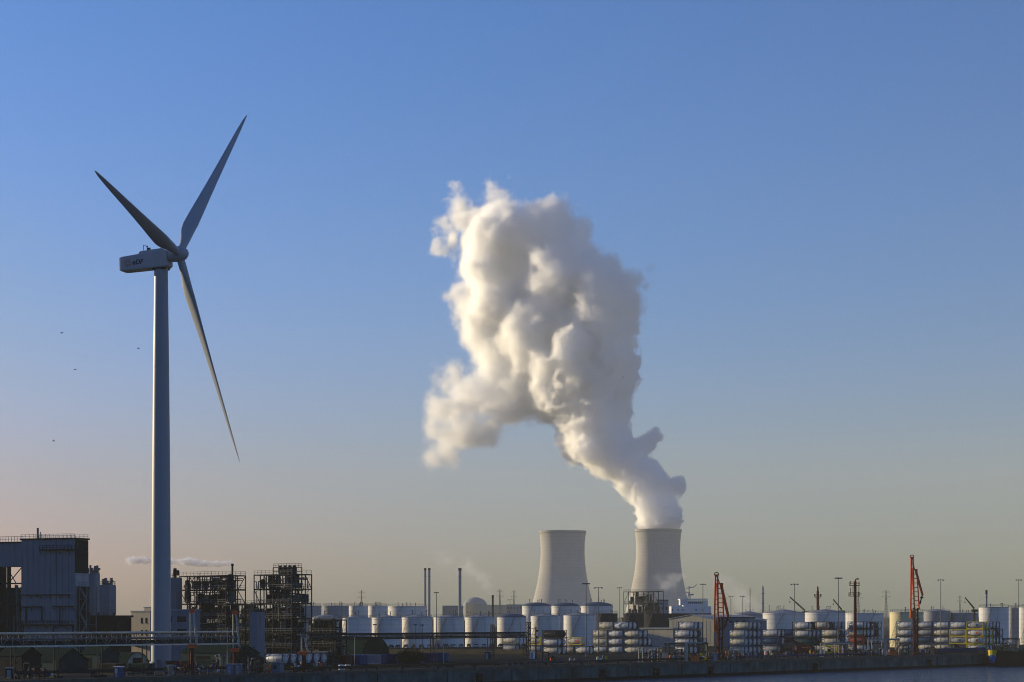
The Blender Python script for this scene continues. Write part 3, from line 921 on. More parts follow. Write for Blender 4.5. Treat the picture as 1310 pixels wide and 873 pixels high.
def woods(name, x0, x1, D, h, seed, m):
    rnd = random.Random(seed); mb = MB()
    X0, X1 = PX(x0, D), PX(x1, D); n = int((X1 - X0) / (h * .55))
    for i in range(n):
        x = X0 + (X1 - X0) * (i + rnd.random()) / n
        for k in range(3):
            hh = h * rnd.uniform(.55, 1.0)
            mb.ball((x + rnd.uniform(-h, h) * .4, D + rnd.uniform(-h, h), hh * .5), hh * .52, 7, 5, (rnd.uniform(.7, 1.1), 1, 1))
    o = mb.build(name, m, None, False); o['kind'] = 'stuff'
    return o
woods('far_woods', 380, 1320, 7000, 16, 5, M['grass'])
woods('far_woods', -20, 400, 6500, 16, 6, M['grass'])
woods('woods_edge', 552, 606, 2350, 13, 8, M['grass'])
woods('woods_edge', 884, 1330, 3600, 14, 9, M['grass'])

# ------------------------------------------------------------------ left: process building, silos, steel structures, offices
FD = 560.0
fr = R(-22)
fb = thing('process_building', 'large pale blue clad process building with dark end wall on open legs', 'industrial building', (PX(95.5, FD), FD, 0), fr)
Lx = 69 / (F / FD) / .843; Hf = PZ(690, FD); W = 6.6
mb = MB(); mb.span(-Lx, 0, 0, W, PZ(795, FD), Hf); mb.build('cladding', M['cladding'], fb)
mb = MB(); zs = PZ(795, FD)
mb.prism([(-Lx + .6, 4.0), (-.4, 4.0), (-.02, zs), (-Lx + .02, zs)], .2, W - .2); mb.build('hopper_skirt', M['cladding'], fb)
mb = MB(); mb.span(.004, .22, .15, W - .1, PZ(733, FD), Hf - .2); mb.build('end_wall', M['cladding_dark'], fb)
mb = MB(); mb.span(.004, .3, .1, W - .05, PZ(750, FD), PZ(733.5, FD)); mb.build('end_panel', M['tank_grey'], fb)
mb = MB(); mb.span(-Lx - .3, .5, -.35, W + .3, Hf + .004, Hf + .45); mb.build('roof', M['cladding_dark'], fb)
mb = MB(); z = Hf + .45; mb.rail([(-Lx, -.1, z), (0, -.1, z)], 1.1, .09, 1.4); mb.rail([(-Lx, W, z), (0, W, z)], 1.1, .09, 1.4); mb.build('roof_railing', M['steel_pale'], fb)
mb = MB(); mb.tube((-Lx * .82, W * .5, Hf), (-Lx * .82, W * .5, PZ(674, FD)), .32, n=10); mb.tube((-Lx * .82 + .9, W * .5, Hf), (-Lx * .82 + .9, W * .5, PZ(679, FD)), .14, n=8); mb.build('exhaust_pipe', M['steel_grey'], fb)
mb = MB()
for k in range(1, 9):
    x = -Lx + Lx * k / 9
    mb.span(x - .03, x + .03, -.03, .02, zs + .05, Hf - .02)
mb.build('panel_seam', M['cladding_dark'], fb)
def ledge(xa, xb, y, dep=.9, th=.3, rail=False):
    z = PZ(y, FD); a = -(95.5 - xa) / (F / FD) / .843; b = -(95.5 - xb) / (F / FD) / .843
    mb = MB(); mb.span(a, b, -dep, -.005, z - th, z)
    if rail:
        mb.rail([(a, -dep, z), (b, -dep, z)], 1.1, .1, 1.2)
    k = max(2, int((b - a) / 3))
    for i in range(k + 1):
        x = a + (b - a) * i / k
        mb.bar((x, -.02, z - 1.3), (x, -dep + .05, z - .2), .12)
    return mb.build('walkway', M['steel_dark'], fb)
ledge(53, 113, 702.5, 1.2, .35, True); ledge(27, 90, 760.5, .7, .25); ledge(27, 54, 775.8, .8, .3); ledge(69, 95, 775.2, .8, .3); ledge(26, 95, 799, 1.0, .4, True)
mb = MB()
for xx, ya, yb in ((33.5, 776, 799), (54, 776, 795), (77, 776, 799), (48, 760, 764), (69, 799, 822), (30, 799, 822), (94, 799, 822)):
    x = -(95.5 - xx) / (F / FD) / .843
    mb.bar((x, -.3, PZ(ya, FD)), (x, -.3, max(0, PZ(yb, FD))), .28)
mb.build('downpipe', M['steel_dark'], fb)
# left wing: lower roof over an open braced bay
x1 = -Lx - .02; x0 = x1 - 14; zr = PZ(693.5, FD); zb = PZ(724, FD)
mb = MB(); mb.span(x0, x1, .8, W, zb, zr); mb.build('wing_cladding', M['cladding'], fb)
mb = MB(); mb.span(x0 - .2, x1 - .02, .55, W + .2, zr + .004, zr + .4); mb.build('wing_roof', M['cladding_dark'], fb)
mb = MB(); mb.rail([(x0, .8, zr + .4), (x1, .8, zr + .4)], 1.5, .1, 1.0); mb.build('wing_railing', M['steel_pale'], fb)
mb = MB()
zm = PZ(746, FD)
for x, y in ((x1 - .3, 1.0), (x1 - 5.3, 1.0), (x1 - 8.6, W - .3), (x0 + .3, 1.0)):
    if True:
        mb.bar((x, y, 0), (x, y, zb), .5)
for y in (1.0,):
    mb.bar((x1 - 5.3, y, zm), (x1 - .3, y, zb), .22); mb.bar((x1 - 5.3, y, zb - 1), (x1 - 2.5, y, zm), .2)
    for z in (zm, zm - 6, zm - 11):
        mb.bar((x0, y, z), (x1, y, z), .4)
mb.build('bay_frame', M['steel_dark'], fb)
mb = MB(); mb.span(x1 - 8.0, x1 - 3.0, 2.5, W - .8, 6, zm - 1.2); mb.build('bay_hopper', M['cladding_dark'], fb)
mb = MB(); mb.span(x0 + .6, x1 - 9.4, 1.6, W - .8, 0, zb - .02); mb.build('bay_panel', M['cladding_dark'], fb)
mb = MB()
for k in range(7):
    x = x1 - .8 - random.random() * 4; mb.tube((x, 1.6 + random.random() * 2, 4), (x, 1.6 + random.random() * 2, zm - random.random() * 2), .22, n=8)
mb.build('bay_pipework', M['steel_grey'], fb)
# stair tower on the right flank
mb = MB(); zt = PZ(750.5, FD)
for x in (.9, 3.4):
    for y in (1.0, W - .8):
        mb.bar((x, y, 0), (x, y, zt), .22)
nf = 6
for k in range(nf):
    za, zb2 = zt * k / nf, zt * (k + 1) / nf
    mb.bar((1.0, 1.0, za), (3.3, 1.0, zb2), .25, .5) if k % 2 == 0 else mb.bar((3.3, 1.0, za), (1.0, 1.0, zb2), .25, .5)
    mb.span(.8, 3.5, 1.0, W - .8, zb2 - .1, zb2)
    mb.rail([(.9, 1.0, zb2), (3.4, 1.0, zb2)], 1.0, .07, 1.5)
mb.build('stair_tower', M['steel_grey'], fb)
mb = MB(); mb.span(.3, .8, 1.2, W - .3, 0, PZ(751, FD)); mb.build('service_shaft', M['cladding_dark'], fb)

def silo(x0, x1, top, D, label, kit):
    w = (x1 - x0) * D / F; H = PZ(top, D); r = w / 2 * 1.1
    t = thing('storage_silo', label, 'silo', (PX((x0 + x1) / 2, D), D, 0), R(-22 + 45), 'pale silos behind the process building')
    z0 = PZ(786, D)
    mb = MB(); mb.lathe([(r * .35, z0 - 3), (r, z0), (r, H), (r * .93, H + .5), (.02, H + .8)], 4); mb.build('shell', M['cladding'], t)
    mb = MB()
    for a in (45, 135, 225, 315):
        mb.bar((r * .9 * math.cos(R(a)), r * .9 * math.sin(R(a)), 0), (r * .9 * math.cos(R(a)), r * .9 * math.sin(R(a)), z0 + .5), .4)
    mb.build('leg_frame', M['steel_dark'], t)
    mb = MB(); mb.rail([(r * .9 * math.cos(R(a)), r * .9 * math.sin(R(a)), H + .5) for a in range(0, 361, 40)], 1.1, .1, 2); mb.build('railing', M['steel_grey'], t)
    mb = MB(); rnd = random.Random(kit)
    for k in range(6):
        x, y = rnd.uniform(-.6, .6) * r, rnd.uniform(-.6, .6) * r; h = rnd.uniform(.8, 3.2)
        mb.tube((x, y, H), (x, y, H + h), rnd.uniform(.2, .6), n=8); mb.box(x + .3, y, H + h * .6, rnd.uniform(.6, 1.6), .7, .6)
    mb.build('filter_unit', M['steel_grey'], t)
silo(111.5, 127, 735, 610, 'pale blue silo topped by filters, close against the process building', 3)
silo(127.5, 147.5, 750.5, 620, 'wider pale blue silo with open sky to its right', 4)
t = thing('low_plant_room', 'long low dark plant room under the pale silos', 'building', (PX(130, 585), 585, 0), R(-28))
mb = MB(); mb.span(-7, 6.4, 0, 6, 0, PZ(790, 585)); mb.build('wall', M['cladding_dark'], t)
mb = MB(); mb.span(-7.4, 6.9, -.4, 6.4, PZ(790, 585) + .004, PZ(787.5, 585)); mb.build('roof', M['steel_dark'], t)
mb = MB(); mb.rail([(-7, -.4, 9), (6.4, -.4, 9)], 1.1, .09, 1.2); mb.rail([(-7, -.4, 6), (6.4, -.4, 6)], 1.1, .09, 1.2); mb.span(-7, 6.4, -.6, -.01, 8.8, 9.0); mb.span(-7, 6.4, -.6, -.01, 5.8, 6.0); mb.build('gallery', M['steel_rust'], t)

# beige office and blue office either side of the turbine tower
t = thing('beige_office', 'small beige rendered house with two dark windows, just left of the turbine tower', 'building', (PX(192, 590), 590, 0), R(-40))
Lb = 8.9; Hb = PZ(783, 590)
mb = MB(); mb.span(-Lb, 0, 0, 7, 0, Hb); mb.build('wall', M['beige'], t)
mb = MB(); mb.span(-Lb - .2, .2, -.2, 7.2, Hb + .003, Hb + .35); mb.build('roof', M['roof_grey'], t)
mb = MB(); mb.span(-4.6, .0, 1.5, 6, Hb + .36, PZ(777.5, 590)); mb.build('roof_room', M['beige'], t)
mb = MB(); mb.span(-4.8, .2, 1.3, 6.2, PZ(777.5, 590) + .003, PZ(776.6, 590)); mb.build('roof_room_cover', M['roof_grey'], t)
for x in (-3.9, -1.75):
    for z in (Hb - 2.6, Hb - 6.3):
        mb = MB(); mb.span(x - .42, x + .42, -.05, .1, z - .8, z + .8); w_ = mb.build('window', M['glass_dark'], t)
        mb = MB(); mb.span(x - .55, x + .55, -.16, -.002, z - .95, z - .83); mb.build('sill', M['roof_grey'], w_)
mb = MB(); mb.prism([(-7.6, 4.2), (-4.6, 4.2), (-5.0, 5.2)], -1.6, -.01); mb.build('porch_roof', M['steel_rust'], t)
t = thing('blue_office', 'bluegrey office block with dark windows, just right of the turbine tower', 'building', (PX(240, 560), 560, 0), R(-28))
Lb = 6.9; Hb = PZ(781, 560)
mb = MB(); mb.span(-Lb, 0, 0, 6, 0, Hb); mb.build('wall', M['cladding'], t)
mb = MB(); mb.span(-Lb - .15, .15, -.15, 6.2, Hb + .003, Hb + .3); mb.build('roof', M['tank_grey'], t)
for z in (Hb - 2.6, Hb - 6.2):
    for x, w in ((-6.0, .8), (-2.1, 3.2)):
        mb = MB(); mb.span(x - w / 2, x + w / 2, -.05, .1, z - .85, z + .85); w_ = mb.build('window', M['glass_dark'], t)
        mb = MB(); mb.span(x - w / 2 - .1, x + w / 2 + .1, -.15, -.002, z - 1.0, z - .87); mb.build('sill', M['roof_grey'], w_)
t = thing('process_column', 'tall plain bluegrey clad tower between the turbine tower and the steel structure', 'tower', (PX(225, 585), 585, 0), R(-28))
mb = MB(); mb.span(-2.4, 0, 0, 3, 0, PZ(739, 585)); mb.build('wall', M['cladding'], t)
mb = MB(); mb.rail([(-2.4, 0, PZ(739, 585)), (0, 0, PZ(739, 585))], 1.1, .09, 1); mb.tube((-1.5, 1.5, PZ(739, 585)), (-1.5, 1.5, PZ(727, 585)), .5, n=8); mb.box(-.8, 1.2, PZ(733, 585), 1.4, 1.2, 1.6)
mb.build('roof_equipment', M['steel_dark'], t)

def process_structure(label, corner, D, La, Wb, top, levels, seed, penthouse=None, chimney_px=None):
    """open steel plant structure: columns, beams, braces, decks, vessels and pipes"""
    rnd = random.Random(seed)
    H = PZ(top, D)
    t = thing('process_structure', label, 'plant structure', (PX(corner, D), D, 0), QROT, 'open steel plant structures')
    nx, ny = 7, 3
    xs = [-La * i / (nx - 1) for i in range(nx)]; ys = [Wb * j / (ny - 1) for j in range(ny)]
    zs = [H * k / levels for k in range(1, levels + 1)]
    mb = MB()
    for x in xs:
        for y in ys:
            mb.bar((x, y, 0), (x, y, H), .24)
    for z in zs:
        for y in ys:
            mb.bar((xs[-1], y, z), (xs[0], y, z), .22, .3)
        for x in xs:
            mb.bar((x, ys[0], z), (x, ys[-1], z), .26, .36)
    for k in range(levels):
        z0 = H * k / levels; z1 = zs[k]
        for i in range(nx - 1):
            if rnd.random() < .8:
                a, b = (xs[i], xs[i + 1]) if rnd.random() < .5 else (xs[i + 1], xs[i])
                y = rnd.choice(ys)
                mb.bar((a, y, z0), (b, y, z1), .17)
        for j in range(ny - 1):
            if rnd.random() < .5:
                x = rnd.choice(xs)
                mb.bar((x, ys[j], z0), (x, ys[j + 1], z1), .17)
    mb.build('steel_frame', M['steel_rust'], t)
    for k, z in enumerate(zs[:-1]):
        mb = MB()
        mb.span(xs[-1], xs[0] if rnd.random() < .7 else xs[1], ys[0] + .2, ys[-1] - .2, z + .18, z + .26)
        mb.build('deck', M['steel_dark'], t)
        mb = MB(); mb.rail([(xs[-1], ys[0] - .1, z + .26), (xs[0] + .1, ys[0] - .1, z + .26), (xs[0] + .1, ys[-1], z + .26)], 1.1, .08, 1.6); mb.build('railing', M['steel_grey'], t)
    mats_ = [M['steel_grey'], M['cladding_dark'], M['steel_dark'], M['teal'], M['steel_rust'], M['steel_dark']]
    for k in range(levels):
        z0 = (zs[k - 1] if k else 0) + .3; hh = H / levels
        dens = (28, 26, 24, 20, 16, 13)[min(5, int(k * 6 / levels))]
        for i in range(dens):
            x = rnd.uniform(-La + 1, -1); y = rnd.uniform(1, Wb - 1); m = rnd.choice(mats_)
            mb = MB(); q = rnd.random()
            if q < .45:
                r = rnd.uniform(.5, 1.25); h = hh * rnd.uniform(.55, 1.1)
                mb.lathe([(.1, 0), (r * .8, .25), (r, .7), (r, h - .6), (r * .75, h - .15), (.1, h)], 14, (x, y, z0))
                mb.build('vessel', m, t)
            elif q < .7:
                r = rnd.uniform(.4, .9); L = rnd.uniform(1.5, 3.2)
                mb.hcyl((x - L / 2, y, z0 + r + .4), (x + L / 2, y, z0 + r + .4), r, 12); mb.box(x - L / 3, y, z0 + .3, .3, r * 1.4, .6); mb.box(x + L / 3, y, z0 + .3, .3, r * 1.4, .6)
                mb.build('heat_exchanger', m, t)
            else:
                mb.box(x, y, z0 + hh * .3, rnd.uniform(.8, 2.6), rnd.uniform(.8, 2), hh * rnd.uniform(.4, .6))
                mb.build('cabinet', m, t)
        mb = MB()
        for i in range(30):
            x = rnd.uniform(-La, 0); y = rnd.uniform(0, Wb); r = rnd.uniform(.05, .16)
            if rnd.random() < .5:
                x2 = x + rnd.uniform(-4, 4); x2 = max(-La, min(0, x2)); z = z0 + rnd.uniform(.4, hh * .9)
                mb.path([(x, y, z0), (x, y, z), (x2, y, z), (x2, y, z + rnd.uniform(.5, 2.0))], r, 6)
            else:
                z = z0 + rnd.uniform(.3, hh)
                mb.path([(-La * rnd.random(), y, z), (-La * rnd.random() * .3, y, z), (-La * .2, Wb * rnd.random(), z)], r, 6)
        mb.build('pipework', rnd.choice([M['steel_grey'], M['steel_pale'], M['steel_rust']]), t)
    for k in range(max(1, levels - 2)):
        z0 = (zs[k - 1] if k else 0) + .3
        mb = MB(); y = Wb * .62
        for i in range(nx - 1):
            if rnd.random() < (.97 if k < levels * .5 else .7):
                mb.span(xs[i + 1] + .2, xs[i] - .2, y, y + .1, z0, z0 + (H / levels) * rnd.uniform(.6, .97))
        if mb.v:
            mb.build('dark_infill', M['cladding_dark'], t)  # inner dark panels added to make the lower levels closed and dark
    if penthouse:
        a, b, top2 = penthouse
        s = F / D * .745
        x0, x1 = -(corner - a) / s, -(corner - b) / s; H2 = PZ(top2, D)
        mb = MB()
        for x in (x0, (x0 + x1) / 2, x1):
            for y in (Wb * .3, Wb * .8):
                mb.bar((x, y, H), (x, y, H2 - 1.1), .22)
        for y in (Wb * .3, Wb * .8):
            for z in ((H + H2 - 1.1) / 2, H2 - 1.1):
                mb.bar((x0, y, z), (x1, y, z), .2)
        mb.rail([(x0, Wb * .3, H2 - 1.1), (x1, Wb * .3, H2 - 1.1), (x1, Wb * .8, H2 - 1.1)], 1.1, .08, 1.1)
        mb.build('penthouse_frame', M['steel_rust'], t)
        for k in range(4):
            x = x0 + (x1 - x0) * (k + .5) / 4
            mb = MB(); mb.lathe([(.1, 0), (.6, .2), (.7, .6), (.7, 2.0), (.3, 2.6)], 12, (x, Wb * .55, H + .2)); mb.build('vessel', rnd.choice(mats_[:2]), t)
    mb = MB(); z = H + .2
    mb.rail([(xs[-1], 0, z), (xs[0], 0, z), (xs[0], Wb, z)], 1.1, .08, 1.6); mb.build('railing', M['steel_grey'], t)
    return t
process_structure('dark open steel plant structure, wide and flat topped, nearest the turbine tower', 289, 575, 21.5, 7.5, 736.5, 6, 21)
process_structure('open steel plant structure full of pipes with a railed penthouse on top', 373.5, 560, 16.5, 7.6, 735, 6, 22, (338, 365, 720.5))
t = thing('exhaust_stack', 'thin dark exhaust stack giving off a thin grey smoke trail', 'chimney', (PX(297.3, 590), 590, 0))
mb = MB(); mb.tube((0, 0, 0), (0, 0, PZ(722, 590)), .34, .3, 12); mb.build('pipe', M['steel_dark'], t)
mb = MB(); mb.tube((0, 0, PZ(724, 590)), (0, 0, PZ(721.4, 590)), .42, .42, 12); mb.build('collar', M['steel_dark'], t)
# blue panel tank standing in front of the right structure
t = thing('bluegrey_silo', 'bluegrey box silo at the foot of the right steel structure', 'silo', (PX(329, 545), 545, 0), R(-22))
mb = MB(); mb.span(-2.4, 0, 0, 4.4, 2, PZ(783, 545)); mb.build('shell', M['cladding'], t)
mb = MB(); mb.span(-2.2, -.2, .2, 4.2, 0, 2); mb.build('base', M['steel_dark'], t)
mb = MB(); mb.rail([(-2.4, 0, PZ(783, 545)), (0, 0, PZ(783, 545)), (0, 4.4, PZ(783, 545))], 1.0, .08, 1.2); mb.build('railing', M['steel_grey'], t)
# low linking structures between the steel structures and the tanks
process_structure('low dark pipe structure between the right steel structure and the first white tank', 428, 600, 14, 5, 793.5, 3, 23)
process_structure('low dark pipe structure joining the two tall steel structures', 322, 600, 9, 5, 774, 4, 24)
# ------------------------------------------------------------------ tank containers
CL, CW, CH, CP = 7.0, 2.5, 2.78, 2.86
PROTO = {}
def container_proto(bar, frm, mark=None):
    key = (bar, frm, mark)
    if key in PROTO:
        return PROTO[key]
    t = thing('tank_container', '', 'tank container', (0, 0, -500))
    fm = {'navy': M['navy'], 'dark': M['steel_dark'], 'yellow': M['yellow'], 'blue': M['blue'], 'red': M['red_dark'], 'grey': M['steel_grey'], 'green': M['teal'], 'brown': M['steel_rust']}[frm]
    a, b = CL / 2 - .07, CW / 2 - .07
    mb = MB()
    for sx in (-1, 1):
        for sy in (-1, 1):
            mb.bar((sx * a, sy * b, 0), (sx * a, sy * b, CH), .19)
        for z in (.08, CH - .08):
            mb.bar((sx * a, -b, z), (sx * a, b, z), .16)
        for sy in (-1, 1):
            mb.bar((sx * a, sy * b, .15), (sx * (a - .02), sy * b * .35, 1.1), .07); mb.bar((sx * a, sy * b, CH - .15), (sx * (a - .02), sy * b * .35, CH - .8), .07)
    for sy in (-1, 1):
        mb.bar((-a, sy * b, .12), (a, sy * b, .12), .16, .26)
        mb.bar((-a, sy * b, CH - .1), (a, sy * b, CH - .1), .12, .18)
        mb.bar((-a, sy * b, .15), (-a + 1.2, sy * b * .8, .55), .1); mb.bar((a, sy * b, .15), (a - 1.2, sy * b * .8, .55), .1)
    mb.build('frame', fm, t)
    mb = MB(); mb.hcyl((-a + .3, 0, 1.43), (a - .3, 0, 1.43), 1.17, 22, .2); mb.build('barrel', M['b_' + bar], t)
    mb = MB()
    for x in (-1.9, 0, 1.9):
        vs = []; n = 22
        for dx in (-.05, .05):
            for k in range(n):
                vs.append((x + dx, 1.2 * math.cos(2 * math.pi * k / n), 1.43 + 1.2 * math.sin(2 * math.pi * k / n)))
        mb.add(vs, [(k, (k + 1) % n, n + (k + 1) % n, n + k) for k in range(n)])
    mb.build('saddle_band', M['steel_grey'], t)
    mb = MB(); mb.span(-2.6, 2.6, -.25, .25, 2.62, 2.67); mb.span(-.35, .35, -.35, .35, 2.67, 2.77); mb.build('walkway', M['steel_grey'], t)
    if mark:
        mk = {'red': M['orange'] if False else M['red_arm'], 'blue': M['blue']}[mark]
        mb = MB()
        for sy in (-1,):
            vs = [(.9, sy * 1.2, 1.43)] ; n = 16
            # disc lying on the curve of the barrel
            for k in range(n):
                z = .52 * math.sin(2 * math.pi * k / n); x = .9 + .52 * math.cos(2 * math.pi * k / n)
                vs.append((x, sy * (math.sqrt(1.17 ** 2 - z * z) + .03), 1.43 + z))
            mb.add(vs, [(0, 1 + k, 1 + (k + 1) % n) for k in range(n)])
        mb.build('round_mark', mk, t)
    note_kids(t)
    PROTO[key] = t
    return t
USED = set()
def place_container(bar, frm, mark, loc, label):
    first = (bar, frm, mark) not in PROTO
    p = container_proto(bar, frm, mark)
    if first:
        o = p
    else:
        o = copy_tree(p)
    o.location = loc; o.rotation_euler = (0, 0, QROT); o['label'] = label; o['group'] = 'stacked tank containers'
    if label in USED:
        print('DUPLICATE LABEL', label)
    USED.add(label)
    return o
TIER = {1: ['only'], 2: ['ground', 'top'], 3: ['ground', 'middle', 'top'], 4: ['ground', 'lower', 'upper', 'top']}
BAY = {1: ['front'], 2: ['right front bay', 'left front bay'], 3: ['right front bay', 'middle front bay', 'left front bay']}
ORD = ['front', 'row two', 'row three', 'row four', 'row five', 'row six']
def block(desc, px, D, tiers):
    """tiers from the ground up: (front list right to left, deep list, shift in metres to the left)"""
    A = Vector((PX(px, D), D, 0)); c, s = math.cos(QROT), math.sin(QROT)
    def spot(i, j, k, sh):
        x = -(i + .5) * (CL + .25) - sh; y = CW / 2 + j * (CW + .12)
        return A + Vector((c * x - s * y, s * x + c * y, .03 + k * CP))
    for k, tier in enumerate(tiers):
        fr_, deep = tier[0], tier[1]; sh = tier[2] if len(tier) > 2 else 0; j0 = tier[3] if len(tier) > 3 else 0
        tn = TIER[len(tiers)][k]
        for i, q in enumerate(fr_):
            bar, frm = q[0], q[1]; mark = q[2] if len(q) > 2 else None
            lab = '%s tank in %s frame%s, %s tier, %s of %s' % (bar, frm, ', %s disc' % mark if mark else '', tn, BAY[len(fr_)][i], desc)
            lab = lab.replace(', front of', ' front of')
            place_container(bar, frm, mark, spot(i, j0, k, sh), lab)
        for j, q in enumerate(deep):
            bar, frm = {'grey': 'white', 'blue': 'silver'}.get(q[0], q[0]), q[1]
            lab = '%s tank in %s frame, %s tier, %s, %s' % (bar, frm, tn, ORD[j + 1], desc)
            place_container(bar, frm, None, spot(0, j + 1 + j0, k, sh), lab)
W_, C_, G_, S_ = 'white', 'cream', 'grey', 'silver'
wn_, cn_, gn_ = (W_, 'navy'), (C_, 'navy'), (G_, 'navy')
block('stack before eighth tank', 713.5, 680, [([(C_, 'navy')], [gn_]), ([(W_, 'navy')], [gn_]), ([('dark', 'dark')], [('dark', 'navy')])])
block('row below the lamp mast', 754.5, 685, [([(W_, 'dark'), (C_, 'dark')], [])])
block('pair below eighth tank', 744, 715, [([gn_], []), ([(C_, 'yellow', 'red')], [])])
block('pair below seventh tank', 692, 715, [([gn_], []), ([(C_, 'yellow')], [])])
block('pair below sixth tank', 660, 735, [([gn_], []), ([(C_, 'grey')], [])])
block('stack before dark tanks', 817.5, 690, [
    ([cn_, wn_, ('silver', 'dark')], [wn_, gn_, wn_]), ([cn_, wn_, (C_, 'grey')], [wn_, gn_]), ([cn_, wn_, (C_, 'grey')], [wn_]), ([wn_, (C_, 'grey')], [gn_], 4.6)])
block('stack before beige shed', 882.5, 690, [
    ([wn_], [gn_, ('teal', 'dark')]), ([wn_], [gn_, ('teal', 'navy'), wn_]), ([wn_], [wn_, ('teal', 'navy')]), ([wn_], [gn_], 0, 1)])
block('blue framed stack', 953, 690, [
    ([(C_, 'blue')], [gn_, ('blue', 'blue'), ('blue', 'navy')]), ([(C_, 'blue')], [('blue', 'blue'), gn_, ('blue', 'navy')]),
    ([(C_, 'blue')], [('blue', 'navy'), gn_, ('blue', 'blue')]), ([(C_, 'navy')], [gn_, ('blue', 'blue')], 0, 1)])
block('stack below wide tank', 995, 715, [
    ([(G_, 'dark')], [('dark', 'navy')]), ([('blue', 'blue')], [('blue', 'blue')]), ([(W_, 'dark')], [('blue', 'navy')])])
block('dark blue stack', 1014, 745, [
    ([('dark', 'green')], []), ([('dark', 'navy')], []), ([('blue', 'navy')], [])])
block('stack behind reach stacker', 1035, 700, [
    ([('red', 'red')], [('teal', 'green')]), ([('teal', 'green')], [('teal', 'green'), ('dark', 'navy')]), ([(W_, 'dark')], [('blue', 'navy'), ('blue', 'blue')]), ([(W_, 'dark')], [('dark', 'navy')])])
block('stack with blue top row', 1058, 735, [
    ([gn_], [gn_, gn_]), ([('teal', 'green')], [('teal', 'green'), gn_]), ([('teal', 'green')], [('blue', 'green'), ('blue', 'navy')]), ([(C_, 'red')], [('dark', 'navy'), ('blue', 'blue'), ('blue', 'navy'), ('blue', 'blue')])])
block('stack behind yellow forklift', 1071, 712, [
    ([(C_, 'yellow')], [gn_]), ([(C_, 'brown')], [('teal', 'blue'), gn_]), ([(C_, 'brown')], [('teal', 'navy'), wn_])])
block('stack behind antenna mast', 1105, 740, [
    ([(W_, 'brown')], [gn_, gn_]), ([('red', 'red')], [wn_, gn_, wn_, ('blue', 'navy')]), ([(C_, 'red')], [gn_, wn_, ('dark', 'navy'), ('blue', 'navy')]), ([(W_, 'dark')], [gn_, ('teal', 'green'), ('teal', 'navy'), wn_])])
block('stack behind tallest red arm', 1167, 745, [
    ([gn_], []), ([wn_], []), ([(W_, 'dark')], []), ([(W_, 'grey')], [])])
block('middle stack by lamp mast', 1214, 750, [
    ([(C_, 'grey'), (C_, 'brown'), (G_, 'grey')], [('blue', 'navy'), ('dark', 'navy')]), ([wn_, ('blue', 'blue'), gn_], []), ([(C_, 'brown'), (G_, 'dark'), (G_, 'grey')], []), ([wn_, ('silver', 'navy'), wn_], [])])
block('yellow framed stack', 1258, 735, [
    ([(W_, 'yellow', 'red')], [('blue', 'blue'), ('blue', 'navy')]), ([(W_, 'yellow', 'red'), (G_, 'yellow', 'blue')], [gn_, (G_, 'yellow'), gn_, (G_, 'dark'), gn_]),
    ([(W_, 'yellow', 'red'), (G_, 'yellow')], [gn_, (G_, 'yellow'), gn_, ('dark', 'navy'), gn_]), ([(G_, 'yellow', 'blue'), wn_], [(G_, 'yellow'), wn_, gn_, (G_, 'dark')])])

